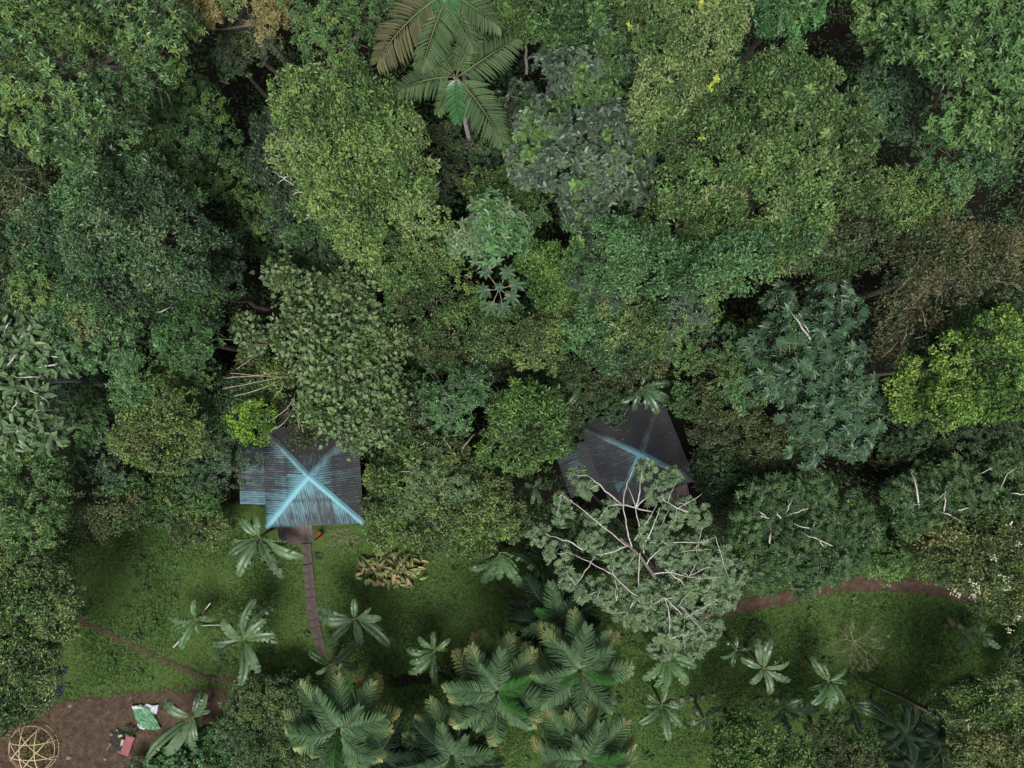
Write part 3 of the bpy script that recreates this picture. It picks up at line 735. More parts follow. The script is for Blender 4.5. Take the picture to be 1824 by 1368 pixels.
tree('greyish leafless-looking shrub above the turquoise hut roof', 5.2, 'purple', [(520, 735, 26), (545, 760, 24), (560, 780, 16), (530, 780, 14), (575, 755, 18)], L=.16, W=.08, cov=1.7, g=G1, bark=BARK_W)
tree('blue-green small tree spreading over the left end of the turquoise hut', 5.0, 'blue', [(440, 820, 26), (405, 825, 30), (370, 845, 30), (425, 845, 20), (340, 860, 28)], L=.20, W=.075, young=.04, g=G1, **R_)
tree('bright-tipped shrub tree left of the turquoise hut end', 4.5, 'midY', [(320, 870, 36), (370, 885, 28), (300, 900, 30)], L=.2, W=.09, young=.15, g=G1)
tree('brownish twiggy shrub tree at the top left of the lawn', 5.0, 'olivebrown', [(240, 860, 40), (200, 905, 44), (250, 900, 38), (150, 900, 42), (175, 940, 30)], L=.15, W=.075, young=.16, cov=1.8, g=G1, bark=BARK_T)
tree('soft pale green bush at the top of the lawn left of the turquoise hut', 3.2, 'olive', [(330, 930, 28), (365, 920, 32), (345, 950, 26), (395, 935, 26), (375, 955, 18)], n='bush', cat='bush', L=.16, W=.08, young=.1, cr=.3)
tree('dark leafy tree between the left edge and the olive-gold tree', 7, 'darkblue', [(160, 690, 46), (190, 740, 40), (150, 760, 46), (180, 800, 40), (210, 830, 34), (120, 700, 34)], L=.24, W=.10, young=.05, g=G1, **R_)
tree('glossy whorled tree with yellow shoots at the left edge above the lawn', 9, 'glossyY', [(20, 800, 50), (60, 830, 46), (20, 880, 56), (90, 880, 44), (40, 940, 46), (95, 930, 34), (110, 840, 30)], L=.30, W=.10, young=.14, g=G1, **R_)
tree('tall dense small-leaved tree at the left edge of the lawn', 8, 'hedge', [(25, 1030, 52), (90, 1040, 48), (30, 1100, 60), (95, 1100, 46), (40, 1170, 56), (75, 1180, 44), (20, 1240, 46), (60, 1240, 34), (5, 1275, 30), (120, 1070, 22)], base=(45, 1140), L=.17, W=.085, young=.16, cr=.34, dome=.1, g=G1)
tree('dense round grey-green bush beside the orange-stalked palm', 4.2, 'rndbush', [(450, 1245, 46), (510, 1240, 46), (430, 1290, 44), (490, 1290, 60), (540, 1280, 40), (470, 1340, 50), (530, 1340, 46)], n='bush', cat='bush', L=.13, W=.06, cr=.26, dome=.3, cov=2.6)
# north, middle
tree('dark tree right of the tall pinnate palms at the top edge', 14, 'mid', [(895, 20, 44), (940, 40, 48), (985, 25, 50), (1030, 50, 48), (1080, 40, 44), (1000, 80, 36), (1060, 90, 34), (880, 60, 26)], L=.2, W=.10, young=.06, g=G1, bark=BARK_W)
tree('dark large-leaved tree at the top edge left of the pale vine tower', 15, 'darkblue', [(1090, 60, 40), (1110, 110, 36), (1100, 10, 36)], L=.3, W=.14, g=G1, **R_)
tree('pale yellow-green vine tower at the top edge, studded with yellow rosettes', 17.5, 'vineO', [(1160, 20, 60), (1235, 25, 60), (1180, 90, 60), (1250, 80, 50), (1170, 160, 56), (1215, 140, 46), (1160, 225, 44), (1290, 40, 36), (1200, 200, 36)], L=.17, W=.085, cr=.36, young=.22, g=G1)
tree('vast rounded tree with fine jade leaves, largest crown right of centre', 18, 'vineG',
     [(1390, 140, 52), (1440, 190, 66), (1500, 240, 56), (1350, 200, 64), (1290, 170, 50), (1300, 270, 76), (1400, 290, 90), (1480, 320, 64), (1240, 330, 70), (1330, 370, 84), (1420, 390, 64), (1200, 410, 66), (1280, 440, 72), (1370, 440, 58), (1230, 250, 50)], L=.17, W=.085, cr=.44, young=.10, dome=.42, g=G1,
     pal2=dict(pal='jade', lobes=[(1110, 440, 50), (1170, 470, 56), (1250, 480, 56), (1330, 460, 52), (1390, 430, 44), (1090, 490, 38), (1430, 370, 36), (1480, 300, 40)], h=17.6, L=.16, W=.08, cov=2.2, young=.06))
tree('silver-grey tree with large leaf whorls left of the vast rounded tree', 15.5, 'grey', [(1000, 145, 44), (1050, 150, 40), (970, 230, 46), (1030, 230, 56), (1090, 220, 46), (950, 290, 40), (1010, 310, 52), (1070, 300, 52), (1125, 310, 42), (1140, 240, 36), (1050, 345, 34)], L=.36, W=.19, cr=.55, whorl=7, tips=5, shape=6, g=G1, **R_)
tree('shaded grey whorl-leaved tree behind the silver-grey tree, toward the pinnate palms', 11, 'greydark', [(930, 190, 38), (950, 230, 30), (910, 240, 26)], L=.34, W=.14, whorl=7, tips=5, shape=6, g=G1, **R_)
tree('grey whorl-leaved tree squeezed along the lower left rim of the vast rounded tree', 13.5, 'greydark', [(1030, 400, 34), (1050, 440, 34), (1035, 480, 26), (1055, 510, 24), (1080, 530, 20)], L=.30, W=.13, whorl=7, tips=5, shape=6, g=G1, **R_)
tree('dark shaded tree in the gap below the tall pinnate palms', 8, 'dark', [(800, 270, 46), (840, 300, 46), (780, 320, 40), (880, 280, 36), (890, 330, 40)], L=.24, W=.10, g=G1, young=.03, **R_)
tree('fresh green tree below the dark gap, above the pale whorled treetop', 9.5, 'midY', [(900, 350, 40), (930, 320, 32), (950, 370, 36), (860, 340, 28)], L=.2, W=.09, young=.14, g=G1)
tree('small pale whorl-leaved treetop in the middle of the upper forest', 10.5, 'fingerP', [(860, 410, 36), (900, 415, 36), (840, 430, 26), (880, 380, 26), (885, 440, 24)], L=.46, W=.17, cr=.62, whorl=8, tips=3, shape=6, young=.04, g=G1, **R_)
tree('yellow-green loose tree below the golden vine-clad tree', 8.5, 'vineG', [(690, 450, 40), (740, 450, 42), (790, 450, 38), (660, 490, 34), (720, 495, 36), (780, 490, 28)], L=.17, W=.085, young=.14, g=G1)
tree('dark star-leaved shrub tree under the lower left of the golden vine-clad tree', 6.5, 'dark', [(560, 440, 44), (500, 430, 40), (600, 470, 34), (520, 470, 34), (620, 440, 24)], L=.3, W=.11, young=.05, g=G1, **R_)
tree('fern-green small tree with lime new leaves right of the umbrella-leaved plant', 9, 'bright', [(975, 470, 34), (960, 500, 28), (1000, 510, 32), (1010, 545, 28), (980, 540, 26), (945, 465, 22)], L=.17, W=.085, young=.25, g=G1)
tree('yellow-leaved shrub left of the umbrella-leaved plant', 8, 'midY', [(832, 503, 16), (825, 525, 14)], n='shrub', cat='shrub', L=.24, W=.10, young=.4, **R_)
tree('mottled green tree just below the umbrella-leaved plant', 9, 'vineG', [(850, 575, 44), (900, 570, 36), (820, 560, 28), (870, 610, 30)], L=.16, W=.085, young=.12, g=G1)
tree('brown-tinged tree right of the heart-leaved tree', 8, 'olivebrown', [(720, 540, 38), (760, 570, 36), (700, 570, 30), (770, 530, 30), (740, 520, 28)], L=.16, W=.08, young=.18, g=G1)
tree('dull olive tree in the middle between the heart-leaved tree and the greenish-gold tree', 7, 'olivebrown', [(780, 620, 44), (840, 630, 44), (890, 640, 36), (740, 630, 36)], L=.17, W=.08, young=.06, g=G1)
tree('greenish-gold tree at the centre, lower left of the vast rounded tree', 9.5, 'olive', [(960, 600, 36), (940, 620, 30), (985, 590, 34), (975, 630, 26), (1000, 555, 30)], L=.16, W=.085, young=.18, g=G1)
tree('mottled yellow and jade creeper-clad tree under the lower rim of the vast rounded tree', 11, 'jade', [(1050, 590, 40), (1100, 570, 46), (1140, 600, 44), (1080, 620, 40), (1150, 560, 36), (1060, 555, 30)], L=.16, W=.08, young=.06, g=G1,
     pal2=dict(pal='vineO', lobes=[(1130, 570, 34), (1110, 610, 30), (1155, 590, 28), (1075, 560, 26)], h=11.3, cov=1.3, young=.2))
tree('steel-grey tree below the right of the creeper-clad tree', 10, 'grey', [(1215, 550, 34), (1235, 570, 26), (1195, 580, 24), (1250, 545, 22), (1185, 605, 16)], L=.26, W=.11, whorl=7, tips=5, young=0, g=G1, **R_)
tree('brown shaded shrub tree above the dark hut', 6, 'olivebrown', [(1100, 650, 40), (1150, 650, 36), (1060, 655, 34), (1010, 660, 30)], L=.2, W=.09, g=G1)
tree('dark leafy shrub tree above the left corner of the dark hut', 4.5, 'dark', [(1030, 715, 34), (1060, 700, 30), (1090, 725, 26), (1010, 740, 26)], L=.26, W=.12, young=.05, g=G1, **R_)
tree('blue-green sparse treetop left of the bright green rounded tree', 9, 'blue', [(790, 690, 42), (830, 700, 34), (810, 735, 36), (770, 725, 32), (850, 680, 26)], L=.24, W=.09, young=.05, cov=1.6, g=G1, **R_)
tree('dusty green tree between the heart-leaved tree and the bright green rounded tree', 8, 'olivebrown', [(740, 700, 38), (740, 750, 38), (780, 780, 40), (720, 790, 26)], L=.18, W=.08, young=.06, cov=1.8, g=G1, bark=BARK_T)
tree('bright green rounded tree between the two huts', 9.5, 'bright', [(910, 730, 44), (955, 725, 40), (930, 775, 50), (970, 780, 36), (890, 790, 40), (960, 750, 40), (920, 815, 34), (950, 812, 26)], L=.20, W=.085, young=.16, cr=.36, g=G1)
tree('broad olive-green tree between the two huts, over the upper lawn', 8.5, 'olive', [(760, 830, 56), (820, 850, 56), (708, 850, 44), (694, 908, 40), (740, 900, 56), (810, 915, 56), (870, 900, 50), (695, 940, 36), (765, 950, 42), (850, 950, 38), (900, 930, 34), (684, 860, 26)], L=.20, W=.085, young=.10, cr=.4, g=G1,
     pal2=dict(pal='heart', lobes=[(760, 850, 40), (820, 870, 40), (800, 920, 40), (780, 800, 34), (730, 900, 30)], h=8.9, L=.28, W=.10, whorl=8, cov=1.0, young=.12, sty='rosette', dens=.6))
tree('brown dry-leaved bush beside the upper left corner of the dark hut', 4.5, 'olivebrown', [(1005, 775, 24), (985, 790, 16), (1020, 752, 16)], n='bush', cat='bush', L=.16, W=.08, young=.06)
# north east
tree('saturated green large-leaved tree at the top edge beside the black gap', 14, 'sat', [(1340, 10, 36), (1375, 35, 32), (1420, 15, 36), (1400, 55, 22), (1440, 10, 24)], L=.32, W=.14, young=.05, g=G1, **R_)
tree('tall tree with plump glossy leaf whorls filling the top right corner', 16.5, 'glossyY',
     [(1560, 30, 44), (1620, 40, 50), (1690, 20, 46), (1600, 85, 34), (1660, 85, 40), (1760, 40, 56), (1810, 70, 50), (1690, 130, 40), (1740, 150, 50), (1800, 170, 46), (1690, 215, 40), (1740, 210, 36), (1800, 245, 40), (1830, 120, 40)], L=.32, W=.12, cr=.5, young=.12, shape=6, g=G1, tips=5, **R_)
tree('dark glossy whorl-leaved tree beside the black gap at the right', 13, 'darkblue', [(1560, 140, 40), (1600, 170, 40), (1560, 190, 36), (1600, 215, 28), (1540, 165, 24)], L=.32, W=.12, young=.03, shape=6, tips=5, g=G1, **R_)
tree('smooth jade tree under the plump-leaved corner tree', 12, 'jade', [(1650, 280, 40), (1700, 290, 46), (1750, 280, 40), (1680, 320, 34), (1720, 250, 36)], L=.24, W=.09, young=.04, g=G1, **R_)
tree('yellow-shooted tree below the smooth jade tree, right of the vast rounded tree', 11, 'vineG', [(1590, 350, 42), (1640, 370, 42), (1680, 350, 36), (1600, 400, 34), (1560, 370, 30), (1700, 330, 22)], L=.18, W=.085, young=.16, g=G1)
tree('olive-brown tree with bare twigs, lower right of the vast rounded tree', 11.5, 'olivebrown', [(1450, 440, 44), (1500, 430, 44), (1550, 440, 38), (1480, 470, 36), (1430, 460, 26)], L=.17, W=.08, young=.2, cov=1.8, g=G1, bark=BARK_T)
tree('half-bare rusty brown tree by the right edge above the lime-green tree', 12, 'brown', [(1620, 440, 50), (1690, 430, 46), (1750, 450, 50), (1800, 430, 40), (1620, 500, 46), (1690, 500, 44), (1780, 500, 40), (1590, 560, 44), (1640, 580, 40), (1580, 610, 28)], L=.17, W=.08, young=.22, cov=.7, g=G1, bark=BARK_T,
     pal2=dict(pal='olivebrown', lobes=[(1640, 470, 44), (1720, 480, 40), (1780, 450, 36), (1600, 540, 36), (1660, 420, 30)], h=11.8, cov=.6, young=.1))
tree('brilliant lime-green rounded tree at the right edge', 13.5, 'lime', [(1770, 600, 56), (1820, 590, 46), (1700, 640, 40), (1760, 660, 56), (1820, 660, 50), (1640, 680, 44), (1690, 700, 46), (1740, 720, 40), (1620, 720, 28), (1680, 735, 26), (1600, 690, 24), (1790, 720, 36)], L=.16, W=.09, cr=.38, young=.22, g=G1)
tree('shaded green tree behind the upper left of the lime-green tree', 10, 'mid', [(1690, 590, 40), (1730, 560, 36), (1650, 620, 34), (1700, 630, 30), (1780, 540, 32)], L=.18, W=.085, young=.05, g=G1)
tree('jade tree left of the umbrella-leaved tree', 10, 'jade', [(1240, 620, 40), (1290, 620, 42), (1330, 600, 36), (1310, 660, 46), (1350, 650, 36), (1330, 700, 36), (1290, 670, 34), (1220, 650, 28)], L=.22, W=.08, young=.10, g=G1, **R_)
tree('brown-olive rounded tree beside the right corner of the dark hut', 7, 'olivebrown', [(1250, 725, 38), (1290, 740, 42), (1260, 760, 34), (1320, 730, 30), (1215, 715, 20)], L=.14, W=.075, young=.08, g=G1)
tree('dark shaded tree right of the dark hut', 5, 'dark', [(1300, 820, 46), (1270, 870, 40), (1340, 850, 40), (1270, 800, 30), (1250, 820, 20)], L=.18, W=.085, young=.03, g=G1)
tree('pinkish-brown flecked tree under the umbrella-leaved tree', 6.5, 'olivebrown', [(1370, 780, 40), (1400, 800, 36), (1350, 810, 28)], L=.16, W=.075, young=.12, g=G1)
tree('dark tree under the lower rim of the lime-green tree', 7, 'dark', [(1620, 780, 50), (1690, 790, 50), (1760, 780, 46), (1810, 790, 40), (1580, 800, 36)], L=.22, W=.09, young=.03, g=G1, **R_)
tree('deep green small-leaved tree at the right edge above the pale-branched tree', 6, 'mid', [(1770, 850, 46), (1820, 840, 36), (1800, 890, 36)], L=.18, W=.085, young=.05, g=G1)
tree('fresh green shrub beside the bend of the earth path', 2.6, 'bright', [(1570, 990, 30), (1600, 980, 26), (1580, 1010, 20), (1550, 1000, 18)], n='shrub', cat='shrub', L=.24, W=.10, young=.1, **R_)
tree('tree with tan buds and white blossom at the right of the earth path', 8.5, 'olive', [(1640, 950, 44), (1690, 960, 46), (1740, 940, 44), (1660, 1000, 40), (1720, 1010, 46), (1790, 990, 50), (1770, 1050, 46), (1820, 1040, 40), (1790, 1085, 26), (1740, 1060, 26)], L=.18, W=.075, young=.06, g=G1,
     pal2=dict(pal='tan', part='buds', lobes=[(1650, 945, 26), (1690, 940, 26), (1750, 970, 26), (1790, 960, 24), (1740, 1040, 20), (1800, 1040, 24), (1780, 1090, 16), (1720, 1010, 18)], h=8.8, L=.18, W=.09, cov=.55))
tree('brown-budded tree in the bottom right corner beside the fallen log', 8, 'olive', [(1720, 1250, 40), (1770, 1240, 44), (1820, 1260, 40), (1730, 1310, 44), (1790, 1320, 46), (1820, 1360, 40), (1740, 1365, 40)], base=(1785, 1320), L=.18, W=.075, young=.04, g=G1, bark=BARK_W,
     pal2=dict(pal='tan', part='buds', lobes=[(1745, 1310, 26), (1800, 1330, 26), (1760, 1360, 24), (1820, 1290, 20)], h=8.3, cov=.5))
tree('rounded bright green tree at the bottom edge below the dark banana plants', 6.5, 'bright', [(1310, 1300, 36), (1350, 1320, 38), (1300, 1340, 36), (1360, 1360, 40), (1410, 1360, 30), (1290, 1370, 34), (1410, 1330, 22)], L=.18, W=.10, young=.12, g=G1)
tree('dull olive shrub tree at the bottom edge left of the dark palms', 5.5, 'olivebrown', [(1470, 1310, 30), (1500, 1340, 34), (1460, 1360, 30), (1530, 1360, 32), (1540, 1320, 24)], L=.15, W=.07, young=.06, g=G1)
tree('dark shrub at the right edge of the lawn', 2.5, 'dark', [(1810, 1170, 26), (1800, 1200, 22), (1825, 1150, 20)], n='shrub', cat='shrub', L=.2, W=.09, young=.03)
tree('leafy dark shrub under the banana at the edge of the dirt clearing', 1.4, 'sat', [(290, 1345, 22), (330, 1350, 24), (380, 1340, 26), (365, 1310, 20), (400, 1360, 26), (260, 1365, 16)], n='shrub', cat='shrub', L=.26, W=.15, young=.05, **R_)
tree('dusky shrub tree left of the dry pale branches', 6, 'darkblue', [(380, 680, 40), (420, 700, 34), (400, 730, 34), (370, 750, 30), (440, 680, 26)], L=.2, W=.085, young=.05, g=G1)
tree('olive shrub tree directly under the fan of dry pale branches', 5.5, 'olive', [(470, 690, 34), (500, 660, 34), (450, 650, 30), (490, 710, 22)], L=.18, W=.085, young=.08, g=G1)
tree('small dark green tree below the olive-gold tree, beside the hut annex', 4.6, 'dark', [(390, 790, 34), (360, 810, 26), (410, 770, 24)], L=.24, W=.12, young=.03, g=G1, **R_)
BUILT = {}
for t_ in T:
    BUILT[t_['lab']] = build_tree(t_)
# --- extra bare limbs and blossom on trees already built
def tre(s): return next(v for k, v in BUILT.items() if s in k)
o, lb, bs = tre('dim dark tree'); branch_lines(o, bs, zc(0, 0, [[(0, 820), (60, 890), (130, 950), (280, 1010)], [(50, 740), (130, 780), (170, 830)], [(0, 1080), (60, 1080), (110, 1100)], [(20, 850), (100, 870), (180, 850)], [(-20, 960), (60, 1010), (110, 980)], [(90, 900), (110, 960), (100, 1010)]]), 7.0, BARK, .022, zj=.3)
o, lb, bs = tre('dark tree right of the tall pinnate'); branch_lines(o, bs, [[(935, 58), (937, 90), (938, 132)]], 12.5, BARK, .07)
o, lb, bs = tre('half-bare rusty'); branch_lines(o, bs, zc(1184, 440, [[(1180, 210), (1220, 180), (1320, 100)], [(1220, 180), (1250, 120), (1320, 20)], [(1230, 310), (1240, 420), (1200, 500)], [(1240, 470), (1290, 465), (1330, 440)], [(1220, 440), (1150, 520), (1100, 560)], [(1260, 220), (1330, 180), (1420, 170)], [(1160, 160), (1200, 185), (1230, 190)], [(1210, 500), (1190, 560), (1150, 600)], [(1250, 250), (1230, 310), (1190, 340)], [(1300, 310), (1330, 380), (1320, 420)]]), 11.0, BARK_T, .028, zj=.4)
o, lb, bs = tre('huge tree with glossy'); branch_lines(o, bs, zc(0, 0, [[(790, 405), (810, 450), (825, 550)], [(810, 440), (850, 470), (865, 520)], [(650, 590), (690, 630), (705, 660)], [(655, 680), (700, 650), (730, 640)], [(750, 220), (790, 260), (800, 300), (850, 320)], [(640, 320), (660, 280), (670, 270)], [(560, 180), (575, 150), (590, 130)]]), 13.2, BARK, .045)
o, lb, bs = tre('golden-green vine'); branch_lines(o, bs, zc(0, 0, [[(1380, 870), (1440, 900), (1490, 940)], [(1410, 930), (1450, 900), (1480, 890)], [(1480, 990), (1530, 970), (1590, 990)], [(1810, 1000), (1800, 1060), (1805, 1110)], [(1560, 320), (1600, 330), (1640, 320)]]) + zc(592, 0, [[(440, 950), (480, 980), (500, 1000)], [(450, 1010), (490, 1040), (500, 1060)], [(500, 960), (530, 940), (550, 920)]]), 14.0, BARK_W, .03)
o, lb, bs = tre('plump glossy leaf whorls'); branch_lines(o, bs, zc(1184, 0, [[(1480, 190), (1510, 150), (1550, 115)], [(1490, 220), (1530, 205), (1570, 205)], [(1400, 470), (1420, 430), (1430, 420)]]), 15.6, BARK_W, .04)
o, lb, bs = tre('brown-budded tree'); branch_lines(o, bs, zc(1184, 888, [[(1545, 1100), (1540, 1150), (1550, 1200)], [(1500, 1120), (1530, 1130), (1560, 1110)], [(1760, 1350), (1800, 1330), (1824, 1310)]]), 7.9, BARK_W, .04)
o, lb, bs = tre('brown-flecked shaded tree right below'); branch_lines(o, bs, zc(0, 440, [[(650, 390), (665, 470), (675, 560)], [(790, 330), (830, 325), (870, 300)]]), 10.6, BARK_W, .035)
o, lb, bs = tre('broad olive-green tree'); branch_lines(o, bs, zc(592, 440, [[(650, 1040), (680, 1000), (720, 950)], [(440, 1060), (490, 1110), (510, 1160)], [(320, 1140), (380, 1135), (430, 1150)], [(560, 970), (590, 1000), (610, 1040)]]), 8.6, BARK_T, .028)
def tufts(o, base, pts, z, mat, n=10, L=.34, W=.12, name='rosette'):
    for x, y in pts:
        c = P(x, y, z) - base; a = RNG.random(n) * 6.28
        D = np.stack([np.cos(a), np.sin(a), RNG.random(n) * .8], 1)
        V, F, v = leaf_arrays(np.zeros((n, 3)), D, np.tile(UP, (n, 1)), L * RNG.uniform(.7, 1.1, n), W, RNG.random(n), 6, .2, .2)
        link(name, mk_mesh(name, V, F, v, (mat,)), o, c)
o, lb, bs = tre('pale yellow-green vine tower'); tufts(o, bs, [(1120, 48), (1246, 6), (1272, 148), (1264, 158), (1276, 140), (1250, 244)], 17.7, LEAFM['yellow'], L=.19, W=.08)
o, lb, bs = tre('vast rounded tree with'); tufts(o, bs, [(1405, 165), (1366, 205), (1442, 160), (1470, 240), (1033, 430)], 18.2, LEAFM['vineY'], L=.28)
o, lb, bs = tre('white blossom')
def blossoms(o, base, pts, z):
    for x, y in pts:
        n = 14; c = P(x, y, z) - base
        B = RNG.normal(0, .06, (n, 3)); D = unit(B + UP * .05)
        V, F, v = leaf_arrays(B, D, np.tile(UP, (n, 1)), .09, .07, RNG.random(n), 4, .1, .1)
        link('blossom', mk_mesh('blossom', V, F, v, (LEAFM['white'],)), o, c)
blossoms(o, bs, [(1697, 1052), (1706, 1060), (1731, 1039), (1738, 1046), (1742, 1052), (1732, 1062), (1793, 1047), (1797, 934), (1798, 1123), (1811, 1100), (1768, 993), (1789, 1030), (1812, 967)], 9.0)

# ------------------------------------------------------------------ trees with large single leaves
vs = [.15, .35, .5, .65, .8]
HEART = [round_mesh('heart_leaf', .112, LEAFM['heart'], v, 1.15, .55, .3) for v in (.1, .25, .35, .45, .55, .65, .8, .92)]
OVAL = [round_mesh('oval_leaf', .115, LEAFM['bigleaf'], v, 2.0, .15, .14) for v in vs]
CECR = [palmate_mesh('umbrella_leaf', n, .40, LEAFM['cecropia'], v, wid=.42, droop=.30) for n, v in ((9, .25), (10, .4), (9, .5), (11, .6), (10, .75))]
FING = [palmate_mesh('finger_leaf', n, .30, LEAFM['finger'], v, wid=.24, droop=.25, shape=4) for n, v in ((9, .25), (8, .4), (9, .5), (10, .65), (9, .8))]
FINP = [palmate_mesh('finger_leaf', n, .25, LEAFM['fingerP'], v, wid=.40, droop=.22, shape=6) for n, v in ((9, .3), (8, .4), (9, .5), (10, .65), (9, .8))]
build_bigleaf(dict(lab='heart-leaved tree with pale rounded leaves above the turquoise hut', h=9.5, dome=.12, g=G1, bark=BARK_T, br=.026, wob=.9, fill='olive', lr=.3,
    lobes=[(500, 490, 30), (560, 540, 50), (620, 530, 46), (530, 590, 44), (590, 600, 56), (650, 590, 50), (700, 610, 30), (620, 660, 56), (680, 670, 40), (570, 660, 40), (600, 730, 44), (660, 740, 40), (630, 780, 30), (700, 720, 26), (440, 585, 24), (430, 570, 14), (455, 610, 20), (560, 720, 30), (680, 770, 20)]),
    HEART, 3400, LEAFM['heart'], tilt=.7, size=(.55, 1.2), lines=zc(0, 440, [[(1430, 635), (1300, 655), (1170, 640)], [(1440, 655), (1290, 690), (1130, 720)], [(1435, 665), (1350, 720), (1190, 755)], [(1420, 660), (1300, 650), (1150, 665)], [(1250, 490), (1160, 465), (1080, 470)], [(1340, 520), (1290, 510), (1250, 490)], [(1310, 540), (1260, 580), (1200, 620)], [(1150, 460), (1100, 440), (1060, 415)],
        [(1500, 730), (1490, 800), (1390, 870)], [(1495, 800), (1520, 860), (1540, 940)], [(1490, 810), (1450, 900), (1380, 925)], [(1590, 665), (1630, 720), (1670, 770)], [(1760, 700), (1780, 780), (1820, 840)], [(1440, 660), (1440, 710), (1390, 765)], [(1500, 800), (1515, 870), (1520, 920)]]), lz=7.6, shell=.24)
build_bigleaf(dict(lab='tree with big oval grey-green leaves on bare white limbs at the left edge', h=12, dome=.1, g=G1, bark=BARK_W, fill='mid',
    lobes=[(20, 600, 44), (70, 585, 30), (60, 630, 34), (5, 660, 40), (100, 640, 26), (15, 720, 46), (60, 740, 36), (90, 770, 30), (30, 770, 34), (70, 700, 22)]),
    OVAL, 1000, LEAFM['bigleaf'], nmax=300, lines=zc(0, 440, [[(90, 662), (160, 662), (230, 658)], [(210, 510), (220, 600), (235, 660)], [(180, 615), (260, 600), (320, 590)], [(110, 700), (180, 740), (250, 790)], [(60, 840), (80, 800), (90, 760)], [(140, 880), (160, 920), (170, 940)], [(100, 520), (70, 560), (40, 600)], [(20, 440), (40, 390), (60, 370)], [(220, 550), (300, 560), (350, 560)]]), lz=11.8, size=(.75, 1.25))
o, lb, bs = build_bigleaf(dict(lab='umbrella-leaved tree with dark palmate leaves right of the dark hut', h=11.5, dome=.12, g=G1, fill='darkblue',
    lobes=[(1390, 545, 30), (1480, 540, 36), (1510, 560, 26), (1400, 590, 36), (1460, 580, 40), (1350, 620, 32), (1400, 640, 40), (1470, 640, 44), (1510, 630, 26), (1370, 680, 34), (1440, 690, 44), (1510, 690, 34), (1430, 745, 38), (1490, 740, 40), (1545, 740, 30), (1445, 790, 30), (1515, 785, 34)]),
    CECR, 600, LEAFM['cecropia'], nmax=300, tilt=.45, lines=zc(1184, 440, [[(635, 320), (680, 380), (740, 470)], [(680, 370), (720, 410), (750, 450)], [(585, 480), (582, 520), (580, 540)], [(740, 730), (780, 745), (800, 755)], [(830, 760), (870, 775), (900, 800)], [(850, 230), (855, 250), (870, 260)]]), lz=11.0)
build_bigleaf(dict(lab='finger-leaved tree with short pale limbs above the earth path', h=8.5, dome=.1, g=G1, bark=BARK_W, fill='mid',
    lobes=[(1350, 890, 34), (1400, 880, 32), (1440, 870, 36), (1330, 930, 30), (1390, 930, 40), (1450, 930, 44), (1510, 920, 34), (1535, 945, 28), (1350, 1000, 38), (1410, 985, 44), (1470, 980, 44), (1515, 985, 30), (1360, 1030, 26), (1430, 1030, 30), (1480, 1015, 26), (1330, 970, 26)]),
    FING, 1500, LEAFM['finger'], lines=zc(1184, 888, [[(460, 55), (490, 75), (530, 100)], [(560, 50), (575, 85), (590, 100)], [(610, 80), (630, 40), (650, -5)], [(635, 80), (680, 65), (725, 50)], [(640, 120), (710, 145), (790, 165)], [(680, 165), (760, 200), (850, 240)], [(735, 180), (755, 140), (770, 95)], [(735, 178), (780, 170), (830, 158)], [(465, 90), (500, 92), (530, 100)], [(760, 190), (790, 220), (805, 240)], [(535, 160), (535, 200), (533, 225)]]), lz=8.6)
build_bigleaf(dict(lab='finger-leaved tree with long pale limbs at the right edge below the lime-green tree', h=8, dome=.1, g=G1, bark=BARK_W, fill='mid',
    lobes=[(1640, 860, 34), (1690, 850, 34), (1720, 880, 36), (1650, 910, 36), (1700, 920, 36), (1760, 900, 34), (1600, 880, 26), (1800, 920, 34), (1790, 820, 24), (1620, 930, 24)]),
    FING, 850, LEAFM['finger'], lines=zc(1184, 440, [[(1175, 1295), (1250, 1312), (1345, 1308)], [(1250, 1140), (1275, 1200), (1290, 1310)], [(1340, 1310), (1390, 1280), (1460, 1215)], [(1425, 1230), (1425, 1290), (1418, 1340)], [(1705, 1230), (1725, 1170), (1775, 1125)], [(1735, 1245), (1790, 1252), (1840, 1258)], [(1470, 1345), (1510, 1330), (1550, 1320)], [(1380, 1340), (1440, 1352), (1500, 1390)]]), lz=8.1)
# the white-branched tree over the second hut
wl_lobes = [(1030, 850, 16), (1045, 872, 16), (1000, 890, 14), (1003, 918, 16), (1062, 930, 18), (1085, 905, 14), (1150, 838, 18), (1195, 848, 16), (1168, 878, 18), (1192, 920, 22), (1218, 905, 18), (1243, 918, 20), (962, 955, 20), (992, 985, 22), (1052, 965, 20), (1010, 1028, 20), (1045, 1050, 20), (1092, 1040, 24), (1160, 950, 26), (1195, 985, 28), (1235, 980, 30), (1270, 1000, 34), (1297, 1020, 28), (1280, 1055, 32), (1240, 1045, 38), (1200, 1060, 34), (1250, 1100, 34), (1205, 1110, 36), (1170, 1090, 28), (1222, 1150, 24), (1180, 1150, 22), (1250, 1130, 24), (1150, 1060, 24), (1130, 1095, 24), (1100, 1080, 20), (1120, 1000, 18), (1090, 990, 18), (1075, 1060, 18)]
o, lb, bs = build_bigleaf(dict(lab='white-branched tree with bare curving limbs spreading over the dark hut and lawn', h=9.2, dome=.12, g=G1, bark=BARK_W, lobes=wl_lobes, base=(1142, 985), tr=.17, lr=.22, twigs=False, tbark=BARK),
    FINP, 1900, LEAFM['fingerP'], tilt=.6, shell=.12)
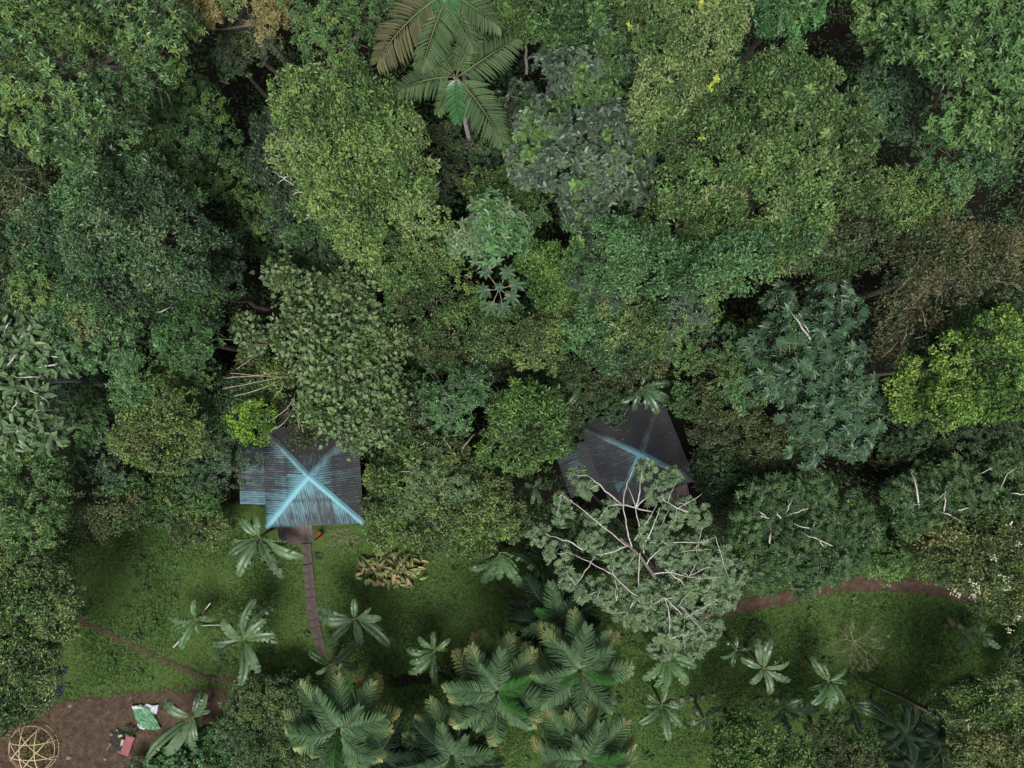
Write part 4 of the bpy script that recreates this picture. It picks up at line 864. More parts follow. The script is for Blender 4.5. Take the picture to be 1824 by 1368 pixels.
WB = [[(1133, 817), (1125, 845), (1114, 868), (1108, 897), (1116, 925), (1118, 955), (1130, 985)], [(1046, 847), (1069, 863), (1083, 879), (1107, 897)], [(1085, 900), (1107, 897), (1130, 905), (1160, 911)], [(1000, 881), (1028, 898), (1065, 933), (1090, 950), (1115, 972)],
    [(1118, 868), (1127, 885), (1133, 905), (1140, 945), (1147, 985)], [(1142, 854), (1138, 885), (1133, 905)], [(1155, 883), (1143, 893), (1134, 903)], [(980, 955), (1013, 963), (1038, 979)], [(1010, 983), (1040, 995), (1070, 1012), (1092, 1022), (1112, 1046), (1136, 1061)],
    [(1025, 1042), (1042, 1018), (1060, 992)], [(1060, 988), (1090, 984), (1118, 972)], [(1190, 970), (1165, 985), (1152, 1005)], [(1275, 956), (1244, 970), (1210, 963), (1165, 969)], [(1208, 963), (1208, 985), (1202, 1000), (1190, 1020)], [(1225, 1028), (1200, 1018), (1165, 1022)], [(1222, 1045), (1205, 1028), (1185, 1014)],
    [(1196, 1137), (1192, 1090), (1184, 1065)], [(1220, 1100), (1200, 1080), (1184, 1065)], [(1210, 1078), (1195, 1072), (1182, 1062)], [(1138, 1062), (1120, 1080), (1113, 1105)], [(1136, 1058), (1138, 1020), (1140, 985)], [(1170, 900), (1152, 930), (1130, 962)], [(1175, 905), (1163, 940), (1150, 965)], [(1190, 895), (1205, 905), (1224, 911)], [(1250, 880), (1222, 900), (1190, 910)], [(1092, 1022), (1100, 1045), (1098, 1070)], [(1040, 1062), (1070, 1050), (1078, 1060)], [(1115, 1090), (1130, 1075), (1137, 1062)]]
branch_lines(o, bs, WB, 9.15, BARK_W, .036, zj=.2, sink=.3)
wpts = np.array([p for ln in WB for p in ln], float); tw = []
for x, y, r_ in wl_lobes:
    for _ in range(2 if r_ > 24 else 1):
        tx, ty = x + random.uniform(-.7, .7) * r_, y + random.uniform(-.7, .7) * r_
        d_ = np.hypot(wpts[:, 0] - tx, wpts[:, 1] - ty); a_ = wpts[np.argsort(d_)[random.choice((0, 1, 2))]]
        if np.hypot(*(a_ - (tx, ty))) > 8: tw.append([(tx, ty), ((tx + a_[0]) / 2 + random.uniform(-5, 5), (ty + a_[1]) / 2 + random.uniform(-5, 5)), tuple(a_)])
branch_lines(o, bs, tw, 9.2, BARK_W, .02, name='twig', zj=.15, sink=.12)
m = MB(); f0 = P(1168, 1030, 8.4); f1 = P(1140, 990, 8.6); f2 = P(1105, 958, 8.9)
m.tube(np.array([f0, f1, f2]) - bs, [.095, .085, .05], 7); link('main_limb', m.mesh('main_limb', BARK, True), o)

# umbrella-leaved plant in the middle: seven palmate leaves
cp = thing('umbrella_leaved_plant', 'young tree with seven dark star-shaped umbrella leaves in the middle of the forest', 'plant', P(890, 518, 0))
bs = np.array(cp.location); top = P(889, 515, 9.2)
m = MB(); m.tube([[0, 0, -.1], (top - bs) * .5, top - bs], [.07, .05, .035], 6); link('stem', m.mesh('stem', BARK), cp)
BIG = [palmate_mesh('umbrella_leaf', n, .56, LEAFM['cecropia'], v, wid=.36, droop=.2) for n, v in ((8, .55), (9, .65), (8, .75))]
for k, (x, y) in enumerate([(866, 485), (903, 487), (917, 508), (863, 519), (910, 529), (875, 546), (896, 549), (889, 512)]):
    c = P(x, y, 9.3 if k < 7 else 9.5); d = c - top
    lf = link('leaf', BIG[k % 3], cp, c - bs, (random.uniform(-.2, .2), random.uniform(-.2, .2), math.atan2(d[1], d[0])))
    if k == 7: lf.scale = (.55,) * 3
    m = MB(); m.tube([top - bs, (top + c) / 2 - bs + np.array([0, 0, .12]), c - bs], .016, 4); link('leaf_stalk', m.mesh('leaf_stalk', BARK_T), cp)

# ------------------------------------------------------------------ palms
pal('palm',  (.125, .190, .130), light=1.5, young=(.40, .39, .17), rough=.4, spec=.5)
pal('palmY', (.160, .190, .105), light=1.8, young=(.46, .40, .18), rough=.45, spec=.4)
pal('palmD', (.038, .066, .050), light=1.5, rough=.42, spec=.45)
pal('palmN', (.046, .125, .040), light=1.5, rough=.4, spec=.5)
pal('pinG',  (.050, .125, .066), light=1.4, rough=.35, spec=.6)
pal('pinO',  (.088, .124, .076), light=1.5, young=(.18, .16, .09), rough=.5)
pal('pinB',  (.125, .112, .078), light=1.4, young=(.22, .18, .13), rough=.7, spec=.2)
RACH = bark('frond_rib', (.085, .105, .045, 1), (.14, .155, .065, 1), .6)
def frond_mesh(name, a0, a1, nl, ll, lw, mat, tip=.0, base_bare=.12, sweep=.55, hang=.24, vmid=.4, curl=0.0, spread=.12, vee=0.0):
    """pinnate frond of horizontal reach 1 along +X: (leaflets mesh, rib mesh)"""
    n = 24; t_ = np.linspace(0, 1, n); an = a0 + (a1 - a0) * t_
    x = np.concatenate([[0], np.cumsum(np.cos(an))[:-1]]); z = np.concatenate([[0], np.cumsum(np.sin(an))[:-1]]); k = x[-1]; x /= k; z /= k
    y = curl * t_ ** 2
    pts = np.stack([x, y, z], 1); m = MB(); m.tube(pts, np.linspace(.011, .003, n), 4)
    tt = np.repeat(np.linspace(base_bare, .995, nl), 2); sd = np.tile([1, -1], nl); N_ = nl * 2
    tt = np.clip(tt + RNG.normal(0, .004, N_), 0, 1)
    B = np.stack([np.interp(tt, t_, pts[:, q]) for q in range(3)], 1); tan = unit(np.stack([np.interp(tt, t_, np.gradient(pts[:, q])) for q in range(3)], 1))
    side = unit(np.cross(np.tile(UP, (N_, 1)), tan)) * sd[:, None]; upn = unit(np.cross(tan, side) * sd[:, None])
    fw = (sweep + .9 * tt ** 3)[:, None]
    D = unit(side + tan * fw + upn * vee * RNG.uniform(.5, 1.2, (N_, 1)) - UP * hang * RNG.uniform(.5, 1.3, (N_, 1)) + rand_unit(N_) * spread)
    prof = np.interp(tt, [0, .12, .3, .6, .85, 1], [.5, .75, 1, .95, .7, .45])
    L = ll * prof * RNG.uniform(.88, 1.08, N_)
    v = np.clip(vmid + RNG.normal(0, .10, N_) + tip * np.maximum(tt - .45, 0) * 1.2, 0, 1)
    V, F, v = leaf_arrays(B, D, upn, L, lw, v, 6, .12, .22 + vee * .35)
    return mk_mesh(name, V, F, v, (mat,)), m.mesh('rib', RACH)
def fronds(kinds, n=3, **kw):
    return [frond_mesh('frond', *k, **kw) for k in kinds for _ in range(n)]
KP = dict(nl=50, ll=.30, lw=.029, spread=.16, vee=.25)
PALM_UP = [frond_mesh('frond', 1.0, -.35, mat=LEAFM['palm'], vmid=.5, hang=.25, curl=c, **KP) for c in (-.1, 0, .1)]
PALM_MID = [frond_mesh('frond', .62, -.65, mat=LEAFM['palm'], vmid=.45, tip=.85, curl=c, **KP) for c in (-.12, 0, .12)]
PALM_LOW = [frond_mesh('frond', .30, -.95, mat=LEAFM['palmY'], vmid=.45, tip=.9, hang=.32, curl=c, **KP) for c in (-.15, 0, .15)]
PALM_NEW = [frond_mesh('frond', 1.0, -.2, mat=LEAFM['palmN'], vmid=.6, hang=.2, curl=c, **KP) for c in (-.1, .1)]
PALM_DK = [frond_mesh('frond', a, b_, mat=LEAFM['palmD'], vmid=.45, curl=c, **KP) for a, b_, c in ((.9, -.4, .1), (.6, -.7, -.1), (.35, -.8, .1))]
PTRUNK = bark('palm_trunk', (.15, .135, .115, 1), (.28, .26, .23, 1))
def put_frond(o, pair, loc, az, reach, pitch=0.0, roll=0.0):
    f = link('frond', pair[0], o, loc); f.rotation_euler = (roll, -pitch, az); f.scale = (reach,) * 3
    link('rib', pair[1], f)
    return f
def palm(label, px, py, h, n, reach, sets, lean=(0, 0), spike=None, group='feather palms along the lower lawn'):
    top = P(px, py, h); base = np.array([top[0] + lean[0], top[1] + lean[1], 0.0])
    o = thing('palm_tree', label, 'palm', base, group); tp = top - base
    m = MB(); t_ = np.linspace(0, 1, 9)[:, None]; pts = tp * t_ + np.array([[1, 1, 0]]) * (np.sin(t_ * math.pi) * .08); pts[0, 2] = -.1
    m.tube(pts, .11 * (1 - .35 * t_[:, 0]) * np.where(t_[:, 0] == 0, 1.4, 1), 8); link('trunk', m.mesh('trunk', PTRUNK, True), o)
    a = RNG.random() * 6.28
    for k in range(n):
        f = k / (n - 1); a += 2.39996 + RNG.normal(0, .12)
        st = sets[0] if f < .28 else sets[1] if f < .68 else sets[2]
        if spike is not None and k in spike: st = PALM_NEW
        sc_ = reach * np.interp(f, [0, .2, .6, 1], [.62, .9, 1.05, 1.0]) * RNG.uniform(.92, 1.08)
        put_frond(o, st[int(RNG.integers(len(st)))], tp + np.array([0, 0, .15 - .3 * f]), a, sc_, np.interp(f, [0, 1], [.18, -.18]), RNG.normal(0, .1))
    return o
S1 = (PALM_UP, PALM_MID, PALM_LOW); SD = (PALM_DK, PALM_DK, PALM_DK)
palm('feather palm with yellowing tips and orange flower stalk beside the dense round bush', 606, 1293, 7.2, 30, 2.75, S1, (.2, .3), (2,))
palm('feather palm with pale yellow fronds, left of the middle pair below the lawn', 885, 1228, 7.2, 32, 2.75, S1, (.1, .3), (1, 4))
palm('feather palm with one vivid green young frond, right of the pair at the lawn foot', 1032, 1190, 7.0, 30, 2.75, S1, (.1, .2), (0, 1))
palm('tall feather palm with golden fronds cut by the bottom edge', 1040, 1350, 8.0, 30, 2.75, S1, (-.2, .3), (3,))
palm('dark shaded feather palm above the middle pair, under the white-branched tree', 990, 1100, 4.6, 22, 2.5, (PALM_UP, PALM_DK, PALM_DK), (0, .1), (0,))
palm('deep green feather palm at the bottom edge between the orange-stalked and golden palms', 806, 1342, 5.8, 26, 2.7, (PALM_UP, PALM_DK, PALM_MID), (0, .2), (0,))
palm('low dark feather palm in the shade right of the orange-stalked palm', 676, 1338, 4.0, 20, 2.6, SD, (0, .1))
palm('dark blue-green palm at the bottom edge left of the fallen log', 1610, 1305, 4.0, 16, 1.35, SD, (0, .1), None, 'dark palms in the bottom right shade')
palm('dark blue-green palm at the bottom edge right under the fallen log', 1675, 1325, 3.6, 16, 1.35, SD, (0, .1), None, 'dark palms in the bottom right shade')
palm('half-seen dark palm cut by the bottom edge below the fallen log', 1620, 1368, 3.6, 16, 1.35, SD, (0, .1), None, 'dark palms in the bottom right shade')
o = next(x for x in bpy.data.objects if x.get('label', '').startswith('feather palm with yellowing'))
m = MB()
for q in range(12):
    d = unit(np.array([-.1 + RNG.normal(0, .18), 1 + RNG.normal(0, .18), -.1 + RNG.normal(0, .15)])); c0_ = P(640, 1232, 6.4) - np.array(o.location)
    m.tube([c0_, c0_ + d * .35, c0_ + d * .7 - UP * .15], [.02, .014, .008], 4)
ORG, _t, _b = base_mat('orange_stalk', .6, .2); _b.inputs['Base Color'].default_value = (.48, .17, .05, 1)
link('flower_stalk', m.mesh('flower_stalk', ORG), o)

# two tall pinnate palms at the top edge
KT = dict(nl=34, ll=.35, lw=.036, sweep=.45, hang=.35, spread=.10)
PG = [frond_mesh('frond', .5, -.75, mat=LEAFM['pinG'], vmid=.5, curl=c, **dict(KT, lw=.050, ll=.36)) for c in (-.05, .08)]
PO = [frond_mesh('frond', .35, -.6, mat=LEAFM['pinO'], vmid=.5, curl=c, **KT) for c in (-.1, .1)]
PB = [frond_mesh('frond', .2, -.7, mat=LEAFM['pinB'], vmid=.5, curl=c, **KT) for c in (-.1, .1)]
def tip_palm(label, px, py, h, tips, r=.13):
    top = P(px, py, h); base = P(px, py, h); base[2] = 0
    o = thing('palm_tree', label, 'palm', base, 'tall pinnate palms at the top edge')
    m = MB(); m.tube([[0, 0, -.1], [.1, 0, h * .5], [0, 0, h - .1]], [r * 1.3, r, r * .8], 8); link('trunk', m.mesh('trunk', BARK_W, True), o)
    for (x, y, st) in tips:
        e = P(x, y, h - .5) - top; put_frond(o, st[int(RNG.integers(2))], (0, 0, h + RNG.uniform(-.1, .15)), math.atan2(e[1], e[0]), float(np.hypot(e[0], e[1])), 0, RNG.normal(0, .08))
tip_palm('tall palm with broad drooping pinnate fronds, its pale trunk showing below the crown', 812, 138, 14.5, [(704, 160, PO), (820, 222, PG), (902, 246, PO), (926, 84, PO), (858, 62, PO), (770, 80, PO), (788, 210, PO), (830, 60, PO), (745, 110, PO)])
tip_palm('tall palm cut by the top edge with one brown dying frond', 800, -12, 15, [(662, 92, PB), (762, 132, PO), (738, 48, PG), (808, 58, PG), (852, 26, PG), (836, 92, PO), (884, 62, PO), (700, -60, PO), (800, -120, PG), (905, -70, PO)])

# ------------------------------------------------------------------ bananas
pal('banana', (.052, .100, .048), light=1.4, rough=.45, spec=.4)
pal('bananaG', (.064, .104, .062), light=1.4, rough=.42, spec=.45)
pal('bananaD', (.034, .068, .038), light=1.35, rough=.38, spec=.5)
MIDR = bark('banana_midrib', (.10, .145, .06, 1), (.15, .185, .085, 1), .5)
PSEUDO = bark('banana_stem', (.16, .16, .08, 1), (.26, .22, .13, 1), .6)
def banana_leaf(mat, a0, a1, wid, torn, v0, nseg=16):
    n = nseg + 1; t_ = np.linspace(0, 1, n); an = a0 + (a1 - a0) * t_ ** 1.3
    x = np.concatenate([[0], np.cumsum(np.cos(an))[:-1]]); z = np.concatenate([[0], np.cumsum(np.sin(an))[:-1]]); k = x[-1]
    pts = np.stack([x / k, .06 * np.sin(t_ * 2.5), z / k], 1)
    m = MB(); m.tube(pts, np.linspace(.014, .004, n), 5)
    V, F, v = [], [], []
    for s in (1, -1):
        run = 0
        for q in range(2, nseg):
            w0 = wid * np.interp(t_[q], [.1, .2, .4, .75, .93, 1], [.25, .75, 1, .95, .6, .15]); w1 = wid * np.interp(t_[q + 1], [.1, .2, .4, .75, .93, 1], [.25, .75, 1, .95, .6, .12])
            tear = RNG.random() < torn
            dr = RNG.uniform(-.1, .75) if tear else .10
            gp = RNG.uniform(.15, .5) if tear else .0
            a, c = pts[q], pts[q + 1]; tn = unit(c - a)
            sw = .35
            e0 = a + np.array([0, s * w0, .12 * w0]) + tn * w0 * sw - UP * w0 * dr
            e1 = c + np.array([0, s * w1, .12 * w1]) + tn * w1 * sw - UP * w1 * dr
            e1 = e1 + (e0 - e1) * gp
            m0 = a + np.array([0, s * w0 * .5, .13 * w0]) + tn * w0 * sw * .5; m1 = c + np.array([0, s * w1 * .5, .13 * w1]) + tn * w1 * sw * .5
            b0 = len(V); V += [a, c, m1, m0, e1, e0]; F += [[b0, b0 + 1, b0 + 2, b0 + 3], [b0 + 3, b0 + 2, b0 + 4, b0 + 5]]
            vv = np.clip(v0 + RNG.normal(0, .14), 0, 1); v += [vv, vv]
    return mk_mesh('leaf', np.array(V), np.array(F), np.array(v), (mat,)), m.mesh('midrib', MIDR)
def ban_set(mat): return [banana_leaf(LEAFM[mat], a0, a1, w_, tn, v0) for a0, a1, w_, tn, v0 in ((.8, -.5, .17, .45, .5), (.55, -.8, .155, .7, .3), (.7, -.7, .175, .25, .62), (.4, -.9, .15, .85, .38), (.6, -.6, .165, .6, .75))]
pal('bananaX', (.16, .13, .075), light=1.4, rough=.8, spec=.1)
BAN = dict(x=ban_set('bananaX'), n=ban_set('banana'), g=ban_set('bananaG'), d=ban_set('bananaD'))
def banana(label, cx, cy_, h, tips, kind='n', name='banana_plant', width=1.0):
    top = P(cx, cy_, h); base = np.array([top[0], top[1], 0])
    o = thing(name, label, 'banana plant', base, 'banana plants around the lawn')
    m = MB(); m.tube([[0, 0, -.1], [.03, .02, h * .5], [0, 0, h]], [.13, .10, .05], 8); link('stem', m.mesh('stem', PSEUDO, True), o)
    for k in range(int(RNG.integers(1, 3))):                # dead leaves hanging at the stem
        a_ = RNG.random() * 6.28; R = RNG.uniform(.7, 1.1); pr = BAN['x'][int(RNG.integers(5))]
        f = link('dead_leaf', pr[0], o, (0, 0, h - .25)); f.rotation_euler = (RNG.normal(0, .5), .75, a_); f.scale = (R, R * .8, R); link('midrib', pr[1], f)
    for k, (x, y) in enumerate(tips):
        e = P(x, y, h - .15) - top; R = float(np.hypot(e[0], e[1])) * RNG.uniform(.85, 1.06); pr = BAN[kind][int(RNG.integers(5))]
        f = link('leaf', pr[0], o, (0, 0, h - .05 * (k % 4))); f.rotation_euler = (RNG.normal(0, .42), RNG.normal(0, .12), math.atan2(e[1], e[0]) + RNG.normal(0, .05)); f.scale = (R, min(max(R * .9, .9), 1.9) * width, R)
        link('midrib', pr[1], f)
banana('banana plant with broad grey-green leaves at the front left corner of the turquoise hut', 462, 956, 3.3, [(424, 915), (462, 912), (442, 918), (412, 990), (428, 1024), (446, 1012), (472, 1008), (552, 990), (514, 962), (512, 1036), (413, 958), (490, 1000)], 'g')
banana('small banana plant propped by a white pole on the left lawn', 348, 1102, 2.0, [(352, 1066), (304, 1086), (305, 1124), (322, 1148), (356, 1130), (392, 1109), (372, 1098)])
banana('tall banana plant with many torn leaves in the middle of the left lawn', 434, 1140, 3.0, [(403, 1092), (462, 1052), (484, 1104), (506, 1142), (466, 1202), (426, 1214), (380, 1188), (366, 1142), (498, 1084), (412, 1100), (502, 1126)], 'g')
banana('banana plant leaning over the lower end of the slab path', 632, 1102, 3.2, [(558, 1076), (566, 1098), (578, 1148), (598, 1134), (636, 1058), (658, 1076), (680, 1100), (692, 1152), (640, 1146)], 'g')
banana('dark banana plant at the lower end of the slab path, one leaf raised', 586, 1184, 2.6, [(640, 1118), (549, 1157), (583, 1212), (642, 1192), (632, 1162), (560, 1200)])
banana('drooping banana plant right of the slab path, left of the lawn-foot palms', 774, 1160, 2.6, [(775, 1120), (806, 1130), (727, 1150), (718, 1200), (790, 1192), (772, 1216), (722, 1174), (745, 1130)])
banana('banana plant between the green tarpaulin and the dense round bush', 344, 1277, 2.8, [(292, 1240), (314, 1248), (376, 1220), (358, 1226), (267, 1339), (325, 1360), (356, 1318), (298, 1338), (378, 1268)], 'g')
banana('banana plant half under the broad olive-green tree by the upper lawn', 890, 985, 2.6, [(838, 1010), (852, 1044), (888, 1034), (908, 1034), (940, 1048), (926, 1022), (870, 1040), (956, 1056)])
banana('banana plant showing below the lower rim of the white-branched tree', 1186, 1170, 3.0, [(1142, 1210), (1178, 1224), (1226, 1222), (1234, 1190), (1160, 1220), (1210, 1140)])
banana('banana plant beside the pale stones below the white-branched tree', 1178, 1256, 2.6, [(1129, 1286), (1189, 1318), (1230, 1260), (1150, 1228), (1194, 1212), (1150, 1250), (1210, 1290)])
banana('banana plant with grey-blue leaves on the lawn right of the white-branched tree', 1360, 1190, 3.4, [(1359, 1150), (1318, 1172), (1349, 1133), (1376, 1136), (1400, 1156), (1404, 1180), (1407, 1216), (1365, 1240), (1330, 1214)], 'g')
banana('dim banana plant just behind the grey-blue one', 1312, 1158, 2.6, [(1284, 1132), (1316, 1128), (1280, 1166), (1300, 1192), (1340, 1154), (1330, 1180)], 'd')
banana('deep green banana plant near the bare round shrub', 1476, 1214, 3.4, [(1444, 1170), (1508, 1192), (1518, 1220), (1504, 1254), (1482, 1248), (1463, 1268), (1434, 1258), (1442, 1228), (1462, 1180)])
banana('dark banana plant above the rounded bright green tree', 1392, 1260, 2.8, [(1424, 1240), (1452, 1264), (1434, 1292), (1410, 1306), (1394, 1290), (1370, 1282), (1380, 1240), (1350, 1262)], 'd')
banana('dim banana plant between the bare round shrub and the dark palms', 1520, 1256, 2.6, [(1562, 1278), (1528, 1308), (1507, 1292), (1550, 1260), (1500, 1270)], 'd')
banana('very dark banana plant left of the rounded bright green tree', 1254, 1280, 2.2, [(1237, 1254), (1222, 1290), (1246, 1304), (1280, 1296), (1284, 1262), (1262, 1250)], 'd')
banana('small fresh banana plant on the right lawn, left of its twin', 1716, 1128, 1.8, [(1709, 1107), (1694, 1120), (1692, 1148), (1714, 1160), (1732, 1146), (1735, 1118)])
banana('small fresh banana plant on the right lawn, right of its twin', 1746, 1130, 1.8, [(1735, 1112), (1755, 1108), (1778, 1150), (1761, 1160), (1772, 1134), (1745, 1152)])
banana('banana plant with hanging leaves over the top edge of the dark hut', 1142, 690, 5.0, [(1100, 718), (1124, 740), (1144, 737), (1168, 744), (1196, 684), (1110, 700), (1190, 712), (1150, 660)], 'd')
banana('dull grey banana plant left of the dark hut top edge', 1036, 684, 4.0, [(1012, 718), (1048, 710), (988, 666), (1056, 668), (1070, 690), (1005, 690)], 'd')
banana('banana plant under the lower left corner of the dark hut', 950, 868, 2.6, [(961, 902), (976, 872), (932, 858), (945, 898), (968, 850)], 'g')
banana('dark banana plant beneath the branches at the left of the white-branched tree', 1030, 930, 2.2, [(1000, 900), (1010, 960), (1060, 960), (1050, 905), (990, 935)], 'd')

# croton-like bush with pink tan leaves
cb = thing('bush', 'low bush with large pinkish-tan leaves under the broad olive-green tree', 'bush', P(700, 1012, 0)); bs = np.array(cb.location)
CR = [round_mesh('large_leaf', .10, LEAFM['croton'], v, 2.7, .1, .45) for v in (.15, .3, .5, .7, .85, .97)]
n = 230; q = rand_unit(n); q[:, 2] = np.abs(q[:, 2]) * .6 + .1; pts = np.stack([q[:, 0] * 2.3, q[:, 1] * 1.25, q[:, 2] * 1.3], 1) * RNG.uniform(.45, 1.0, (n, 1)) + bs
dd = unit(q + rand_unit(n) * .9); dd[:, 2] = -abs(dd[:, 2]) * .5 - .1; pts[:, 2] += RNG.uniform(-.25, .25, n)
pal_i = np.where(pts[:, 1] - bs[1] + RNG.normal(0, .5, n) < -.05, 1, 0)
leaf_objects(cb, bs, pts[pal_i == 1], unit(q + UP)[pal_i == 1], unit(dd)[pal_i == 1], CR[2:], 300, name='leaf')
leaf_objects(cb, bs, pts[pal_i == 0], unit(q + UP)[pal_i == 0], unit(dd)[pal_i == 0], CR[:4], 300, name='leaf')
m = MB()
for a in np.linspace(0, 6.28, 9)[:-1]: m.tube([[0, 0, -.05], [math.cos(a) * .5, math.sin(a) * .3, .6], [math.cos(a) * 1.1, math.sin(a) * .5, 1.0]], [.03, .02, .012], 4)
link('stem', m.mesh('stem', BARK), cb)

# bare round shrub on the right lawn
bsn = thing('bare_shrub', 'nearly leafless round shrub of thin pale twigs on the right lawn', 'shrub', P(1520, 1140, 0)); bs = np.array(bsn.location)
m = MB(); LB = []
def twig(p, d, L, r, dep):
    e = p + d * L; m.tube([p, (p + e) / 2 + RNG.normal(0, L * .06, 3), e], [r, r * .8, r * .6], 4)
    LB.append(e)
    if dep:
        for _ in range(3): twig(e, unit(d + rand_unit(1)[0] * .65 + UP * .05), L * .72, r * .62, dep - 1)
for a in np.linspace(0, 6.28, 10)[:-1]: twig(np.array([0, 0, .0]), unit(np.array([math.cos(a), math.sin(a), .75]) + RNG.normal(0, .15, 3)), .75, .022, 3)
link('twigs', m.mesh('twigs', BARK_T), bsn, kind='stuff')
LB = np.array(LB); LB = LB[RNG.random(len(LB)) < .45]; n = len(LB)
V, F, v = leaf_arrays(LB, rand_unit(n), unit(rand_unit(n) + UP), .12, .07, RNG.random(n)); link('leaves', mk_mesh('leaves', V, F, v, (LEAFM['brown'],)), bsn, kind='stuff')
# dry grassy tuft and red plant by the front hut
rp = thing('red_plant', 'small plant with a star of red leaves below the turquoise hut eave', 'plant', P(572, 951, 0))
RED, _t, _b = base_mat('red_leaf', .5, .4); _b.inputs['Base Color'].default_value = (.36, .035, .055, 1)
for a in np.linspace(0, 6.28, 9)[:-1]:
    V, F, v = leaf_arrays(np.zeros((1, 3)), np.array([[math.cos(a), math.sin(a), .35]]), UP[None], random.uniform(.22, .34), .09, np.array([.5]), 6)
    link('leaf', mk_mesh('leaf', V, F, v, (RED,)), rp, (0, 0, .35))
m = MB(); m.tube([[0, 0, -.05], [0, 0, .36]], .015, 5); link('stem', m.mesh('stem', BARK), rp)
for lab, x, y, w_ in (('heap of dry tan stalks below the right corner of the turquoise hut', 612, 955, 1.3), ('brown dry grass clump on the dark ground left of the dark palm', 935, 1078, .8)):
    hp = thing('dry_stalks', lab, 'dry stalks', P(x, y, 0)); m = MB()
    for _ in range(60):
        p = np.array([RNG.normal(0, w_ * .45), RNG.normal(0, .28), RNG.uniform(.02, .2)]); d = unit(np.array([RNG.normal(0, 1), RNG.normal(-.4, .6), RNG.uniform(0, .5)])); L_ = RNG.uniform(.3, .7)
        m.tube([p, p + d * L_ * .5 + UP * .06, p + d * L_], .009, 3)
    link('stalks', m.mesh('stalks', BARK_T), hp, kind='stuff')

# ------------------------------------------------------------------ things on the clearing
BAMB = bark('split_bamboo', (.36, .27, .15, 1), (.52, .42, .27, 1), .6)
dm = thing('bamboo_dome', 'dome frame woven of split bamboo strips in the bottom left corner', 'dome frame', P(62, 1330, 0)); R = 1.55; HZ = .85
def dome_arc(dirang, off, zl=0.0):
    d = np.array([math.cos(dirang), math.sin(dirang)]); nn = np.array([-d[1], d[0]]); rr = math.sqrt(R * R - off * off)
    a = np.linspace(0, math.pi, 22); xy = d[None] * (np.cos(a) * rr)[:, None] + nn[None] * off
    z = HZ / R * np.sqrt(np.maximum(R * R - (xy ** 2).sum(1), 0)) + zl
    m = MB(); pts = np.c_[xy, z]; m.tube(pts, .036, 5); return m.mesh('bamboo_strip', BAMB, True)
for q, a in enumerate((0, math.pi / 2, math.pi / 4 + .1, 3 * math.pi / 4)):
    for off in (-.46, .46): link('bamboo_strip', dome_arc(a + random.uniform(-.04, .04), off + random.uniform(-.05, .05), .012 * q), dm)
for rr, z in ((R, .05), (R * .93, HZ * .36)):
    a = np.linspace(0, 2 * math.pi, 37); m = MB(); m.tube(np.stack([np.cos(a) * rr, np.sin(a) * rr, np.full(37, z)], 1), .018, 5); link('bamboo_hoop', m.mesh('bamboo_hoop', BAMB, True), dm)
# dead stuff inside the dome
n = 500; xy = RNG.normal(0, .6, (n, 2)); B = np.c_[xy, np.full(n, .10) + RNG.random(n) * .1]
V, F, v = leaf_arrays(B, unit(rand_unit(n) * np.array([1, 1, .2])), np.tile(UP, (n, 1)), .16, .05, RNG.random(n)); li = link('dry_litter', mk_mesh('dry_litter', V, F, v, (LEAFM['tan'],)), None, P(62, 1330, 0), kind='stuff')
li['label'] = 'dry leaves and cut stalks lying inside the bamboo dome'; li['category'] = 'dry leaves'

# tarpaulin
def cloth(name, mats, outline, zf, two=None):
    pass
tg, tt_, tb = base_mat('green_sheet', .45, .4)
r = ramp(tt_, [(.3, (.040, .14, .065, 1)), (.7, (.075, .22, .105, 1))], noise(tt_, 5, 4).outputs[0]); tt_.links.new(r.outputs[0], tb.inputs['Base Color'])
tw, tt_, tb = base_mat('white_sheet', .5, .4)
r = ramp(tt_, [(.3, (.26, .28, .32, 1)), (.7, (.46, .48, .52, 1))], noise(tt_, 6, 4).outputs[0]); tt_.links.new(r.outputs[0], tb.inputs['Base Color'])
tp_ = thing('tarpaulin', 'crumpled green and white plastic tarpaulin lying on bare earth', 'tarpaulin', P(262, 1275, 0)); bs = np.array(tp_.location)
def sheet(poly, z0, amp, mat, name, seed):
    poly = [P(*p)[:2] - bs[:2] for p in zc(0, 888, [poly])[0]]; a = np.array(poly); lo, hi = a.min(0), a.max(0)
    # signed shrink of a grid onto the outline: triangulate a polar grid round the centroid
    c = a.mean(0); ring = []; 
    per = np.concatenate([np.linspace(a[i_], a[(i_ + 1) % len(a)], 9)[:-1] for i_ in range(len(a))])
    n_ = len(per); rs_ = np.linspace(0, 1, 10)[1:]
    V = [c]; 
    for f in rs_: V += list(c + (per - c) * f)
    V = np.array(V); z = z0 + amp * (vnoise(V + 20, 3.2, seed) + .5 * vnoise(V * np.array([1.7, .6]) + 9, 6.5, seed + 1) + .35 * np.abs(np.sin((V[:, 0] * 1.1 + V[:, 1] * .8) * 9 + 4 * vnoise(V, 2, seed + 2))))
    F3 = np.array([[0, 1 + k, 1 + (k + 1) % n_] for k in range(n_)]); F4 = []
    for q in range(len(rs_) - 1):
        o0 = 1 + q * n_; o1 = o0 + n_
        F4 += [[o0 + k, o1 + k, o1 + (k + 1) % n_, o0 + (k + 1) % n_] for k in range(n_)]
    edge = np.repeat([q == len(rs_) - 1 for q in range(len(rs_))], n_); z[1:][edge] -= amp * .35
    link(name, mk_mesh(name, np.c_[V, z], [np.array(F4), F3], None, (mat,), False), tp_)
sheet([(675, 1048), (720, 1040), (770, 1060), (800, 1120), (822, 1162), (800, 1170), (755, 1166), (715, 1150), (695, 1115)], .10, .09, tg, 'green_side', 11)
sheet([(735, 1046), (752, 1036), (775, 1046), (812, 1040), (800, 1090), (776, 1088), (760, 1068)], .06, .10, tw, 'white_fold', 15)
